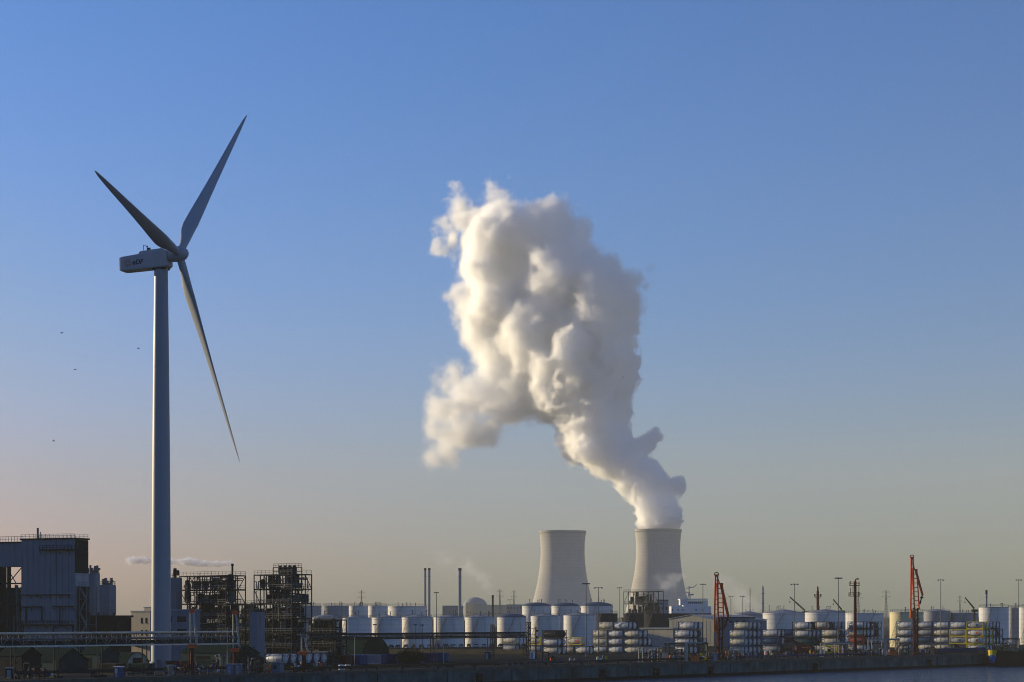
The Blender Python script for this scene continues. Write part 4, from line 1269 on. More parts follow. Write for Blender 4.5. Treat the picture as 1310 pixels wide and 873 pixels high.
# ------------------------------------------------------------------ loading arms
def frame_ladder(mb, a, b, w, th, rungs, off=(1, 0, 0)):
    """two parallel members with rungs"""
    a = Vector(a); b = Vector(b); o = Vector(off) * (w / 2)
    mb.bar(a - o, b - o, th); mb.bar(a + o, b + o, th)
    for k in range(rungs + 1):
        p = a + (b - a) * (k / max(1, rungs))
        mb.bar(p - o, p + o, th * .6)
def big_arm(px_base, base_top, pts, b, label):
    """marine loading arm: riser column, inner limb up to the apex, second limb with cross head, outer limb folded down"""
    D = quay_D(px_base, b); s = D / F
    X0 = PX(px_base, D)
    t = thing('loading_arm', label, 'loading arm', (X0, D, 0), 0, 'tall red marine loading arms')
    L = lambda p, y=0.0: (PX(p[0], D) - X0, y, PZ(p[1], D))
    apex, inner_foot, head, mid_foot, outer_end = pts
    zb = PZ(base_top, D)
    mb = MB(); mb.tube((-.45, 0, 0), (-.45, 0, zb), .5, .45, 14); mb.bar((.75, -.3, 0), (.75, -.3, zb), .4); mb.bar((.75, .5, 0), (.75, .5, zb), .4); mb.tube((0, 0, 0), (0, 0, .5), 1.3, 1.3, 14)
    for k in range(9):
        mb.bar((-.4, -.3, zb * k / 9), (.75, -.3, zb * (k + 1) / 9), .2)
    for k in range(4):
        a = R(45 + 90 * k); mb.bar((1.1 * math.cos(a), 1.1 * math.sin(a), 0), (.5 * math.cos(a), .5 * math.sin(a), zb * .55), .25)
    mb.build('riser', M['red_dark'], t)
    mb = MB(); frame_ladder(mb, (-.75, -.7, .1), (-.75, -.7, zb), .6, .1, 16)
    mb.span(-1.3, 1.3, -1.3, 1.3, zb * .72, zb * .72 + .12); mb.rail([(-1.3, -1.3, zb * .72), (1.3, -1.3, zb * .72), (1.3, 1.3, zb * .72)], 1.0, .08, 1.0)
    mb.build('access_ladder', M['red_dark'], t)
    mb = MB(); f0, a0 = L(inner_foot, -.3), L(apex, -.3); mb.bar((f0[0] - .65, f0[1], f0[2]), (a0[0] - .3, a0[1], a0[2]), .46); mb.bar((f0[0] + .65, f0[1], f0[2]), (a0[0] + .3, a0[1], a0[2]), .46)
    for k in range(12):
        u_ = (k + .5) / 12; mb.bar((f0[0] + (a0[0] - f0[0]) * u_ - .6 + .35 * u_, f0[1], f0[2] + (a0[2] - f0[2]) * u_), (f0[0] + (a0[0] - f0[0]) * u_ + .6 - .35 * u_, f0[1], f0[2] + (a0[2] - f0[2]) * (u_ + .03)), .16)
    inner = mb.build('inner_limb', M['red_arm'], t)
    mb = MB(); frame_ladder(mb, L(mid_foot, .4), L(head, .4), 1.7, .42, 9); mb.bar((L(head)[0] - 1.1, .4, L(head)[2]), (L(head)[0] + 1.1, .4, L(head)[2]), .45)
    mb.build('counter_limb', M['red_arm'], t)
    mb = MB(); mb.bar(L(apex), L(head), .28); h2 = L(head)
    frame_ladder(mb, (h2[0] + .3, -.2, h2[2]), L(outer_end, -.2), 1.0, .42, 8, (.5, .8, 0)); mb.tube((h2[0] + .3, .2, h2[2]), L(outer_end, .2), .2, .16, 8)
    mb.build('outer_limb', M['red_arm'], t)
    e = L(outer_end)
    mb = MB(); mb.tube(e, (e[0] - .6, e[1], e[2] - 2.0), .26, .2, 8); mb.box(e[0] - .2, e[1], e[2] - .9, 1.0, .7, .5); mb.tube((e[0] - .6, 0, e[2] - 2.0), (e[0] - .9, 0, e[2] - 3.1), .32, .32, 8)
    mb.build('coupler', M['red_dark'], t)
    a_ = L(apex)
    mb = MB(); n = 18
    vs = []
    for dy in (-.12, .12):
        for rr in (.75, .5):
            for k in range(n):
                vs.append((a_[0] + rr * math.cos(2 * math.pi * k / n), dy - .1, a_[2] + rr * math.sin(2 * math.pi * k / n)))
    fs = []
    for k in range(n):
        k2 = (k + 1) % n
        fs += [(k, k2, n + k2, n + k), (2 * n + k, 3 * n + k, 3 * n + k2, 2 * n + k2), (k, 2 * n + k, 2 * n + k2, k2), (n + k, n + k2, 3 * n + k2, 3 * n + k)]
    mb.add(vs, fs); mb.build('sheave', M['red_dark'], t)
    mb = MB(); f_ = L(inner_foot)
    mb.box(f_[0] - .1, -.4, f_[2] + 1.0, 1.6, 1.2, 2.6); mb.build('counterweight', M['orange'], t)
    return t
big_arm(921.0, 790, ((916.6, 735), (916.2, 808), (920.8, 747), (922.5, 802), (931.6, 789)), 7, 'tall red loading arm beside the blue framed container stack')
big_arm(1171.2, 778, ((1166.6, 712.5), (1167.2, 790), (1170, 729), (1173, 780), (1180, 761.5)), 9, 'tallest red loading arm, before the cream storage tank')

def small_arm(px, top, mid, b, label, white, foot):
    D = quay_D(px, b); X0 = PX(px, D); zt = PZ(top, D); zm = PZ(mid, D)
    t = thing('small_loading_arm', label, 'loading arm', (X0, D, 0), 0, 'small loading arms by the pipe bridge')
    lm_ = M['steel_pale'] if white else M['steel_grey']
    mb = MB(); mb.tube((0, 0, 0), (0, 0, zm), .5, .42, 12)
    for k in (-1, 1):
        mb.bar((k * 1.5, 0, 0), (k * .3, 0, zm * .5), .22); mb.bar((0, k * 1.5, 0), (0, k * .3, zm * .5), .22)
    mb.build('riser', M['red_dark'], t)
    mb = MB(); mb.box(0, 0, zm, 1.9, 1.0, .9); mb.tube((-1.2, 0, zm + .1), (1.2, 0, zm + .1), .3, n=10); mb.build('swivel', M['red_arm'], t)
    mb = MB(); mb.tube((-.35, 0, zm), (-.35, 0, zt - .3), .17, n=8); mb.build('inner_pipe', lm_, t)
    mb = MB(); mb.tube((.25, -.2, zt - .4), (1.0, -.2, zm + .8), .16, n=8); mb.bar((.45, .2, zt - .4), (1.25, .2, zm + .6), .12); mb.build('outer_pipe', lm_, t)
    mb = MB()
    mb.tube((0, -.14, zt), (0, .14, zt), .62, n=16); mb.tube((0, -.2, zt), (0, .2, zt), .2, n=8); mb.build('sheave', M['red_arm'] if foot else M['steel_grey'], t)
    return t
small_arm(245.8, 782, 827, 6, 'small loading arm with red sheave and red foot, just right of the turbine', True, True)
small_arm(300.3, 784, 832, 6, 'small loading arm with red sheave at the right end of the pipe bridge', True, True)
small_arm(387.8, 813.5, 836, 6, 'small pale loading arm with no red parts before the blue tank containers', True, False)

# ------------------------------------------------------------------ pipe bridges and pipe runs
def truss_bridge(px0, px1, b, z0, z1, label, tube_m, posts, depth=1.8, pitch=2.6, pipes=4, post_m=None):
    D0, D1 = quay_D(px0, b), quay_D(px1, b)
    A = Vector((PX(px0, D0), D0, 0)); Bv = Vector((PX(px1, D1), D1, 0)); L = (Bv - A).length
    ang = math.atan2(Bv.y - A.y, Bv.x - A.x)
    t = thing('pipe_bridge', label, 'pipe bridge', A, ang)
    mb = MB()
    for y in (0, depth):
        mb.bar((0, y, z0), (L, y, z0), .22, .3); mb.bar((0, y, z1), (L, y, z1), .22, .3)
    mb.build('chord', tube_m, t)
    mb = MB(); n = int(L / pitch)
    for k in range(n):
        a, c = L * k / n, L * (k + 1) / n
        for y in (0, depth):
            mb.bar((a, y, z0), (a, y, z1), .11)
            if k % 2:
                mb.bar((a, y, z0), (c, y, z1), .1)
            else:
                mb.bar((a, y, z1), (c, y, z0), .1)
        mb.bar((a, 0, z0), (a, depth, z0), .1); mb.bar((a, 0, z1), (a, depth, z1), .1)
    mb.build('web', M['steel_grey'] if pipes > 4 else M['steel_dark'], t)
    mb = MB(); mb.span(0, L, .15, depth - .15, z0 + .17, z0 + .22); mb.build('deck', M['steel_dark'], t)
    if pipes > 4:
        mb = MB(); mb.span(0, L, depth - .42, depth - .34, z0 + .25, z0 + 1.15); mb.build('dark_back_panel', M['steel_dark'], t)  # dark panel added at the back to darken the bridge interior
    for k in range(pipes):
        mb = MB(); zz = z0 + .5 + (z1 - z0 - .8) * (k % 3) / 2; y = .35 + (depth - .7) * (k / max(1, pipes - 1)); r = random.uniform(.12, .24)
        mb.tube((.3, y, zz), (L - .3, y, zz), r, n=8); mb.build('pipe', random.choice([M['steel_dark'], M['steel_rust'], M['steel_grey'], M['teal']]), t)
    for p in posts:
        D = quay_D(p, b); x = (Vector((PX(p, D), D, 0)) - A).length
        mb = MB(); pz = 2.0
        for y in (.1, depth - .1):
            mb.bar((x, y, 0), (x, y, z0 - .15), .2)
        mb.bar((x, .1, z0 * .5), (x, depth - .1, z0 * .5), .16); mb.bar((x - .5, .1, z0 * .5), (x + .5, .1, z0 * .5), .16); mb.box(x, depth / 2, .2, 2.4, depth, .4)
        mb.build('trestle', post_m or M['steel_dark'], t)
    return t
truss_bridge(-12, 305, 12, 6.85, 9.7, 'long pale lattice pipe bridge crossing in front of the turbine tower', M['bridge_sunlit'], (20, 75, 131, 188, 248, 303), pipes=9)
truss_bridge(398, 676, 95, 6.3, 8.0, 'long dark lattice pipe bridge crossing in front of the white tanks', M['steel_dark'], (430, 470, 555, 628, 674), 1.6, 2.2, 3)
# lattice post at its right end
def lattice_post(px, top, b, w, label):
    D = quay_D(px, b); H = PZ(top, D)
    t = thing('lattice_post', label, 'post', (PX(px, D), D, 0), QROT)
    mb = MB()
    for sx in (-1, 1):
        for sy in (-1, 1):
            mb.bar((sx * w, sy * w, 0), (sx * w, sy * w, H), .16)
    n = int(H / (2 * w))
    for k in range(n):
        za, zb_ = H * k / n, H * (k + 1) / n
        for q in (-w, w):
            mb.bar((-w, q, za), (w, q, zb_), .1); mb.bar((q, -w, za), (q, w, zb_), .1); mb.bar((-w, q, zb_), (w, q, zb_), .1); mb.bar((q, -w, zb_), (q, w, zb_), .1)
    mb.build('lattice', M['steel_dark'], t)
    mb = MB(); mb.box(0, 0, H + .1, w * 2.6, w * 2.6, .2); mb.build('head_plate', M['steel_dark'], t)
lattice_post(676, 797, 92, .55, 'dark lattice post at the right end of the dark pipe bridge')
lattice_post(630, 800, 92, .4, 'dark lattice post between the fifth and sixth white tanks')
def valve_mast(px, top, b, label):
    D = quay_D(px, b); H = PZ(top, D)
    t = thing('valve_mast', label, 'pipe mast', (PX(px, D), D, 0))
    mb = MB(); mb.tube((0, 0, 0), (0, 0, H), .28, .2, 8); mb.build('pole', M['steel_dark'], t)
    for k in range(5):
        z = H * (.55 + .1 * k); s_ = 1 if k % 2 else -1
        mb = MB(); mb.bar((0, 0, z), (s_ * 1.5 - .8, 0, z), .14); mb.box(s_ * 1.3 - .8, 0, z + .25, .7, .4, .5); mb.build('valve', M['steel_dark'], t)
valve_mast(685.5, 802, 60, 'dark mast carrying valves before the seventh white tank')

def pipe_run(px0, px1, b, zs, r, label, m, sup=9.0, dy=0.7):
    D0, D1 = quay_D(px0, b), quay_D(px1, b)
    A = Vector((PX(px0, D0), D0, 0)); Bv = Vector((PX(px1, D1), D1, 0)); L = (Bv - A).length
    t = thing('pipe_run', label, 'pipeline', A, math.atan2(Bv.y - A.y, Bv.x - A.x))
    for k, z in enumerate(zs):
        mb = MB(); mb.tube((0, k * dy, z), (L, k * dy, z), r, n=10); mb.build('pipe', m, t)
    n = max(2, int(L / sup))
    for k in range(n + 1):
        x = .4 + (L - .8) * k / n
        mb = MB(); zt_ = min(zs) - r
        mb.span(x - .15, x + .15, -.3, (len(zs) - 1) * dy + .3, max(zt_ - .25, .05), zt_); mb.span(x - .12, x + .12, -.25, -.05, 0, max(.04, zt_ - .25)); mb.span(x - .12, x + .12, (len(zs) - 1) * dy + .05, (len(zs) - 1) * dy + .25, 0, max(.04, zt_ - .25))
        mb.build('support', M['steel_dark'], t)
pipe_run(300, 640, 6, (.75, 1.0, .8), .2, 'brown pipelines along the quay edge below the grass bank', M['brown_pipe'])
pipe_run(640, 905, 7, (.7, .9), .2, 'dark pipelines along the quay edge below the first container stacks', M['steel_dark'])
pipe_run(945, 1120, 9, (.8, .8), .36, 'thick blue pipelines along the quay before the blue framed container stack', M['navy'])
pipe_run(1195, 1262, 10, (.8, 1.5), .45, 'thick dark pipelines along the quay before the yellow framed stack', M['navy'])
pipe_run(20, 300, 10, (1.2, 1.5), .16, 'low dark pipelines under the pale pipe bridge', M['steel_dark'])

def gantry(px0, px1, b, z, label, m):
    D0, D1 = quay_D(px0, b), quay_D(px1, b)
    A = Vector((PX(px0, D0), D0, 0)); Bv = Vector((PX(px1, D1), D1, 0)); L = (Bv - A).length
    t = thing('pipe_gantry', label, 'pipe gantry', A, math.atan2(Bv.y - A.y, Bv.x - A.x), 'pipe gantries on the quay')
    mb = MB(); mb.span(-.4, L + .4, -.2, .2, z - .35, z); mb.span(-.4, L + .4, 1.2, 1.6, z - .35, z); mb.build('beam', m, t)
    for x in (0, L * .5, L):
        mb = MB(); mb.bar((x, 0, 0), (x, 0, z - .35), .25); mb.bar((x, 1.4, 0), (x, 1.4, z - .35), .25); mb.bar((x, 0, z - .9), (x, 1.4, z - .5), .15); mb.build('post', m, t)
    for k in range(3):
        mb = MB(); y = .2 + .5 * k; mb.path([(0, y, z + .15), (L, y, z + .15), (L, y, .9), (L + .8, y, .9)], .12, 6); mb.build('pipe', M['steel_grey'], t)
gantry(822, 846, 12, 4.2, 'pale pipe gantry at the foot of the stack before the dark tanks', M['steel_pale'])
gantry(856, 905, 14, 5.2, 'greenish pipe gantry below the container stack by the beige shed', M['teal'])
gantry(1055, 1090, 10, 4.4, 'pale pipe gantry left of the dark red antenna mast', M['steel_pale'])
gantry(1115, 1150, 12, 5.4, 'pale pipe gantry right of the dark red antenna mast', M['steel_pale'])
gantry(1272, 1304, 18, 4.8, 'dark pipe gantry behind the barge bow', M['steel_dark'])
gantry(282, 300, 14, 4.2, 'grey pipe gantry under the end of the pale pipe bridge', M['steel_grey'])

# ------------------------------------------------------------------ lamp masts, antenna mast, flare column, crane booms
def lamp_mast(px, top, D, label, heads=4, span=1.6, m=None, r=.13):
    H = PZ(top, D)
    t = thing('lamp_mast', label, 'lamp mast', (PX(px, D), D, 0), random.uniform(-.3, .3), 'lamp masts')
    mb = MB(); mb.tube((0, 0, 0), (0, 0, H), r * 1.5, r * .9, 10); mb.build('pole', m or M['steel_grey'], t)
    mb = MB(); mb.bar((-span, 0, H), (span, 0, H), .16); mb.bar((0, -span * .4, H + .1), (0, span * .4, H + .1), .14); mb.build('head_bar', m or M['steel_grey'], t)
    for k in range(heads):
        x = -span + 2 * span * k / (heads - 1)
        mb = MB(); mb.box(x, -.25, H - .12, .55, .5, .42); mb.build('floodlight', M['lamp_head'], t)
    return t
for px, top, D, lab, hd, sp in [
    (749.8, 746.5, 640, 'tall lamp mast in front of the eighth white tank', 4, 1.0), (765.6, 752, 700, 'lamp mast with two heads over the domed tanks, right of the eighth tank', 2, 1.3),
    (792.8, 752, 900, 'thin lamp mast in front of the middle dark tank', 2, .9), (899.2, 747.5, 760, 'lamp mast above the white ship bridge', 3, .9),
    (935.0, 763, 900, 'short lamp mast, left of two beside the pale drifting steam', 2, .8), (949.5, 763, 900, 'short lamp mast, right of two beside the pale drifting steam', 2, .8),
    (1016.6, 747.5, 690, 'lamp mast above the wide sunlit tank and left crane boom', 3, 1.1), (1072.4, 739.5, 660, 'tallest lamp mast, between the flare column and the antenna mast', 4, 1.0),
    (1203.5, 742, 716, 'tall lamp mast right of the tallest red loading arm', 2, .9), (1303.2, 742, 760, 'tall lamp mast by the right edge of the photo', 2, .9),
    (558.4, 758, 760, 'thin lamp mast in front of the fourth white tank', 2, .6), (531.5, 799, 700, 'short lamp mast in front of the third white tank', 2, .35),
    (540.3, 799.5, 705, 'short lamp mast beside the right flank of the third tank', 2, .35), (479.8, 799, 700, 'short lamp mast before the sunlit edge of the second tank', 2, .35),
    (652.5, 767.5, 1100, 'short distant lamp mast behind the sixth white tank', 2, 1.2), (1118, 799, 690, 'pale thin lamp mast before the end of the antenna mast stack', 2, .4)]:
    lamp_mast(px, top, D, lab, hd, sp)
def thin_pole(px, top, b, label):
    p = on_quay(px, b); H = PZ(top, p.y)
    t = thing('signal_pole', label, 'pole', p, 0, 'thin poles along the quay')
    mb = MB(); mb.tube((0, 0, 0), (0, 0, H), .1, .07, 8); mb.build('pole', M['steel_pale'], t)
    mb = MB(); mb.box(0, 0, H + .15, .35, .3, .35); mb.build('lamp', M['lamp_head'], t)
thin_pole(567.5, 826, 8, 'thin pale pole on the quay below the fourth white tank')
thin_pole(453.5, 815, 40, 'thin pale pole in front of the rounded green hall')
thin_pole(290.8, 803, 7, 'thin pale pole just before the right end of the pale pipe bridge')
thin_pole(317.5, 842, 6, 'short pale leaning lamp pole left of the orange hose reel')
thin_pole(1078, 822, 10, 'thin pole beside the tallest lamp mast foot')

p = on_quay(1094, 10); D = p.y
t = thing('antenna_mast', 'dark red mast with two platforms and whip antennas, right of the tallest lamp mast', 'mast', p, 0)
Hm = PZ(744, D)
mb = MB(); mb.tube((0, 0, 0), (0, 0, Hm), .62, .45, 12); mb.build('pole', M['red_dark'], t)
for yy, w in ((749, 1.8), (762.5, 2.0)):
    z = PZ(yy, D); mb = MB(); mb.span(-w, w * .7, -1.2, 1.2, z - .2, z); mb.rail([(-w, -1.2, z), (w * .7, -1.2, z), (w * .7, 1.2, z), (-w, 1.2, z), (-w, -1.2, z)], 1.1, .08, 1.2); mb.build('platform', M['red_dark'], t)
mb = MB()
for x, y, a, b_ in ((-1.7, -.9, 748, 743.5), (-.9, -1.0, 762, 750), (-1.4, .8, 762, 752), (1.1, -.9, 762, 751), (1.4, .8, 762, 750)):
    mb.tube((x, y, PZ(a, D)), (x, y, PZ(b_, D)), .1, n=6)
mb.build('whip_antenna', M['steel_dark'], t)
mb = MB(); mb.path([(0, 0, Hm), (.2, 0, Hm + .7), (.9, 0, Hm + .9)], .2, 8); mb.box(.9, 0, Hm + .8, .7, .5, .4); mb.build('head', M['red_dark'], t)
mb = MB(); frame_ladder(mb, (0, -.6, 0), (0, -.6, Hm), .5, .08, 40); mb.build('access_ladder', M['red_dark'], t)

D = 1100
t = thing('flare_column', 'dark red column with side lamps standing behind the wide white tank', 'flare stack', (PX(1046.2, D), D, 0))
mb = MB(); mb.lathe([(.75, 0), (.75, PZ(757, D)), (.5, PZ(756, D)), (.42, PZ(751, D)), (.05, PZ(750, D))], 16); mb.build('stack', M['red_dark'], t)
mb = MB(); z = PZ(763, D); mb.span(-1.6, 1.6, -.9, .9, z - .2, z); mb.rail([(-1.6, -.9, z), (1.6, -.9, z), (1.6, .9, z), (-1.6, .9, z), (-1.6, -.9, z)], 1.1, .1, 1.0); mb.build('platform', M['red_dark'], t)
for sx in (-1, 1):
    mb = MB(); mb.bar((sx * .6, 0, PZ(766, D)), (sx * 1.7, 0, PZ(764, D)), .25); mb.box(sx * 1.7, 0, PZ(762, D), .7, .7, 1.3); mb.build('side_lamp', M['red_dark'], t)
D = 1500
t = thing('pale_column', 'pale slender distillation column rising left of the wide sunlit tank', 'column', (PX(975.9, D), D, 0))
mb = MB(); r = 1.5 * D / F; mb.lathe([(r * 1.25, 0), (r * 1.25, PZ(783, D)), (r, PZ(782, D)), (r * .8, PZ(752, D)), (.1, PZ(748.5, D))], 20); mb.build('shell', M['tank_grey'], t)
mb = MB()
for y in (760, 772, 781):
    z = PZ(y, D); mb.lathe([(r, z), (r * 1.7, z), (r * 1.7, z + .3), (r, z + .3)], 20, cap=False)
mb.build('platform', M['steel_grey'], t)

def boom(px0, y0, px1, y1, D, label):
    """mobile crane: tracked body behind the stacks and raised lattice boom"""
    X = PX(px1, D); t = thing('crane', label, 'crane', (X, D, 0), 0, 'dark crane booms over the tanks')
    mb = MB(); z1, z0 = PZ(y1, D), PZ(y0, D); dx = PX(px0, D) - X
    a, b_ = Vector((0, 0, z1)), Vector((dx, 0, z0))
    for oy in (-.5, .5):
        mb.bar(a + Vector((0, oy, .4)), b_ + Vector((0, oy * .4, .15)), .3); mb.bar(a + Vector((0, oy, -.4)), b_ + Vector((0, oy * .4, -.15)), .3)
    n = 14
    for k in range(n):
        p = a + (b_ - a) * (k / n); q = a + (b_ - a) * ((k + 1) / n)
        mb.bar(p + Vector((0, 0, .4 - .25 * k / n)), q + Vector((0, 0, -.4 + .25 * k / n)), .16)
    mb.build('boom', M['steel_dark'], t)
    mb = MB(); mb.tube((0, 0, 0), (0, 0, z1 - .3), .8, .6, 10); mb.span(-1.5, 1.8, -1.2, 1.2, z1 - 1.8, z1 - .35); mb.build('pedestal', M['steel_dark'], t)
    mb = MB(); mb.tube(b_, b_ - Vector((0, 0, 2.5)), .06, n=5); mb.box(b_.x, 0, b_.z - 2.8, .5, .3, .7); mb.build('hook', M['steel_dark'], t)
boom(1010.5, 764, 1030, 781.5, 1080, 'dark crane boom slanting down to the tank behind the flare column')
boom(1066, 767, 1077, 780.5, 1120, 'short dark crane boom beside the tallest lamp mast')
boom(1234.5, 764.5, 1246.5, 779, 1120, 'dark crane boom left of the cream tank with the dark column')

# ------------------------------------------------------------------ sheds, ship, barge
D = 880
t = thing('beige_shed', 'pale beige gabled shed with its shaded flank coloured bluegrey behind the tall red loading arm', 'shed', (PX(913, D), D, 0), QROT)
s = F / D
wL = 53 / s / .745
He, Hg = PZ(792.5, D), PZ(787.5, D)
mb = MB(); mb.prism([(-wL, 0), (0, 0), (0, He - .4), (-wL * .52, Hg), (-wL, He)], 0, .3); mb.build('gable_wall', M['shed'], t)
mb = MB(); mb.span(-.3, 0, .305, 42, 0, He - .5); mb.build('flank_wall', M['shed_blue'], t)  # blue shade on this side of the beige shed is put into its colour
mb = MB(); mb.span(-wL, -wL + .3, .305, 42, 0, He - .5); mb.build('far_wall', M['shed'], t)
mb = MB(); mb.add([(.4, -.4, He - .45), (-wL * .52, -.4, Hg + .15), (-wL - .4, -.4, He + .05), (.4, 42.4, He - .45), (-wL * .52, 42.4, Hg + .15), (-wL - .4, 42.4, He + .05),
                  (.4, -.4, He - .2), (-wL * .52, -.4, Hg + .4), (-wL - .4, -.4, He + .3), (.4, 42.4, He - .2), (-wL * .52, 42.4, Hg + .4), (-wL - .4, 42.4, He + .3)],
                 [(6, 7, 10, 9), (7, 8, 11, 10), (1, 0, 3, 4), (2, 1, 4, 5), (0, 1, 7, 6), (1, 2, 8, 7), (4, 3, 9, 10), (5, 4, 10, 11), (3, 0, 6, 9), (2, 5, 11, 8)]); mb.build('roof', M['roof_grey'], t)
mb = MB()
for k in range(1, 12):
    mb.span(-wL * k / 12 - .06, -wL * k / 12 + .06, -.06, -.002, 0, He - .6)
mb.build('cladding_seam', M['tank_grey'], t)
mb = MB(); mb.span(-wL * .75, -wL * .5, -.08, -.004, 0, 4.6); mb.build('roller_door', M['roof_grey'], t)
t = thing('low_shed', 'low cream shed with a pale eave, left of the beige gabled shed', 'shed', (PX(861, 850), 850, 0), QROT)
mb = MB(); wL = 39 * 850 / F / .745; Hh = PZ(805, 850); mb.span(-wL, 0, 0, 14, 0, Hh); mb.build('wall', M['shed'], t)
mb = MB(); mb.span(-wL - .4, .4, -.5, 14.3, Hh + .004, Hh + .55); mb.build('roof', M['roof_grey'], t)
for k in range(3):
    x = -wL * (.2 + .3 * k)
    mb = MB(); mb.span(x - 1.7, x + 1.7, -.07, .1, .02, Hh * .55); mb.build('roller_door', M['tank_grey'], t)
t = thing('container_office', 'bluegrey flat roofed building right of the tall red loading arm', 'building', (PX(958, 860), 860, 0), R(-24))
mb = MB(); mb.span(-13, 0, 0, 9, 0, PZ(791, 860)); mb.build('wall', M['shed_blue'], t)
mb = MB(); mb.span(-13.2, .2, -.2, 9.2, PZ(791, 860) + .004, PZ(789.6, 860)); mb.build('roof', M['steel_dark'], t)
for k in range(4):
    mb = MB(); mb.span(-12 + 3 * k, -10.5 + 3 * k, -.06, .1, PZ(797, 860), PZ(794, 860)); mb.build('window', M['glass_dark'], t)

D = 1150; s = D / F
sheet('dock_basin', [(PX(790, D), D - 18), (PX(925, D), D - 18), (PX(925, D), D + 22), (PX(790, D), D + 22)], .03, wm)
t = thing('cargo_ship', 'white ship bridge and mast showing above the beige shed, dark hull below', 'ship', (PX(888, D), D, .03))
X = lambda px: (px - 888) * s
mb = MB()
hp = [(X(800), 4.5), (X(806), 8.5), (X(840), 9.3), (X(905), 9.3), (X(908), 4.0), (X(907), 0), (X(806), 0)]
hz0, hz1 = PZ(791.5, D), PZ(785, D)
mb.prism([(X(802), 0), (X(907), 0), (X(908.5), hz0), (X(908.5), hz1), (X(858), hz1), (X(857), hz0), (X(796), hz0 + .4)], -8, 8); mb.build('hull', M['hull'], t)
mb = MB(); mb.span(X(857.5), X(908), -7.6, 7.6, hz1 + .004, PZ(776, D)); acc = mb.build('accommodation', M['ship_white'], t)
mb = MB(); mb.span(X(874), X(904), -7, 7, PZ(776, D) + .004, PZ(768.5, D)); br = mb.build('bridge', M['ship_white'], t)
mb = MB(); mb.prism([(X(868.5), PZ(768, D)), (X(877), PZ(767.5, D)), (X(904), PZ(767.5, D)), (X(904), PZ(766.2, D)), (X(868.5), PZ(766.5, D))], -8.2, 7.4); mb.build('bridge_roof', M['ship_white'], t)
mb = MB(); mb.span(X(868.8), X(874), -8, 2, PZ(774.5, D), PZ(768.2, D)); mb.build('bridge_wing', M['ship_white'], t)
for k in range(8):
    x = X(879.5 + k * 2.5); mb = MB(); mb.span(x - .4, x + .4, -7.05, -6.9, PZ(772.6, D), PZ(770.4, D)); mb.build('window', M['glass_dark'], br)
for k, px in enumerate((859, 866, 872, 889, 897)):
    mb = MB(); mb.span(X(px) - .35, X(px) + .35, -7.66, -7.5, PZ(781.5, D), PZ(779.6, D)); mb.build('window', M['glass_dark'], acc)
mb = MB(); xm = X(881.5); mb.bar((xm, 0, PZ(768, D)), (xm, 0, PZ(750, D)), .5); mb.bar((xm - 2, 0, PZ(753, D)), (xm + 3.5, 0, PZ(751, D)), .45); mb.bar((xm + 3, 0, PZ(751, D)), (xm + 4.5, 0, PZ(748, D)), .4)
mb.bar((xm - 1, 0, PZ(768, D)), (xm, 0, PZ(757, D)), .3); mb.bar((xm + 1.2, 0, PZ(768, D)), (xm, 0, PZ(757, D)), .3); mb.box(xm + 1.5, 0, PZ(761, D), 2.4, .6, 1.0); mb.box(xm - .6, 0, PZ(758, D), 2.2, .4, .5)
mb.build('radar_mast', M['tank_grey'], t)
# dark process frame and pale block in front of the right cooling tower
process_structure('grey open pipe structure standing behind the dark tanks, before the steaming tower', 836, 1080, 21, 9, 757, 4, 31)
box_building('pale_block', 840.5, 855, 768.5, 1120, 9, 'pale block with a dark roof unit, right of the grey pipe structure', M['tank_grey'], M['steel_dark'], 'building', windows=3, rows=2)

p = on_quay(1268, -6.5)
t = thing('barge', 'black barge with a yellow and blue painted bow at the right edge', 'barge', (p.x, p.y, -4.3), R(48.2))
# hull lofted along local x from the bow
secs = []
Lh = 95; Hd = 5.2
for x, w, zb_, zt_ in ((0, .5, 2.2, Hd + .6), (.8, 1.75, 1.2, Hd + .5), (2.2, 3.0, .3, Hd + .35), (5, 4.3, -.6, Hd + .15), (9, 4.8, -1.0, Hd), (Lh, 4.8, -1.0, Hd)):
    secs.append([(x, -w, zt_), (x, -w * .98, zt_ * .6), (x, -w * .8, zb_ + .3), (x, 0, zb_), (x, w * .8, zb_ + .3), (x, w * .98, zt_ * .6), (x, w, zt_), (x, 0, zt_ + .02)])
def hull_part(ss, name, m):
    o = loft(ss, name, m); o.parent = t
    return o
hull_part(secs[1:], 'hull', M['hull'])
def split(z0, z1):
    out = []
    for s_ in secs[:2]:
        x = s_[0][0]; w = s_[0][1]; zt_ = s_[0][2]; zb_ = s_[3][2]
        lo_z, hi_z = zb_ + (zt_ - zb_) * z0, zb_ + (zt_ - zb_) * z1
        f0, f1 = .55 + .45 * z0, .55 + .45 * z1
        out.append([(x, w * f1, hi_z), (x, w * f0, lo_z), (x, 0, lo_z), (x, -w * f0, lo_z), (x, -w * f1, hi_z), (x, 0, hi_z)])
    return out
hull_part(split(.52, 1.0), 'upper_bow', M['yellow']); hull_part(split(.0, .518), 'lower_bow', M['blue_bright'])
mb = MB(); mb.rail([(3, -3.6, Hd + .3), (14, -4.6, Hd), (60, -4.6, Hd)], 1.0, .08, 2.5); mb.build('railing', M['steel_grey'], t)
mb = MB(); mb.box(6, 0, Hd + .9, 1.6, 2.2, 1.3); mb.tube((7.5, -1.5, Hd), (7.5, -1.5, Hd + 1.2), .3, n=8); mb.tube((7.5, 1.5, Hd), (7.5, 1.5, Hd + 1.2), .3, n=8); mb.tube((4, 0, Hd), (4, 0, Hd + 5), .12, n=6); mb.build('windlass', M['steel_dark'], t)
mb = MB(); mb.span(14, 80, -3.2, 3.2, Hd + .03, Hd + 1.0); mb.build('hatch_coaming', M['teal'], t)

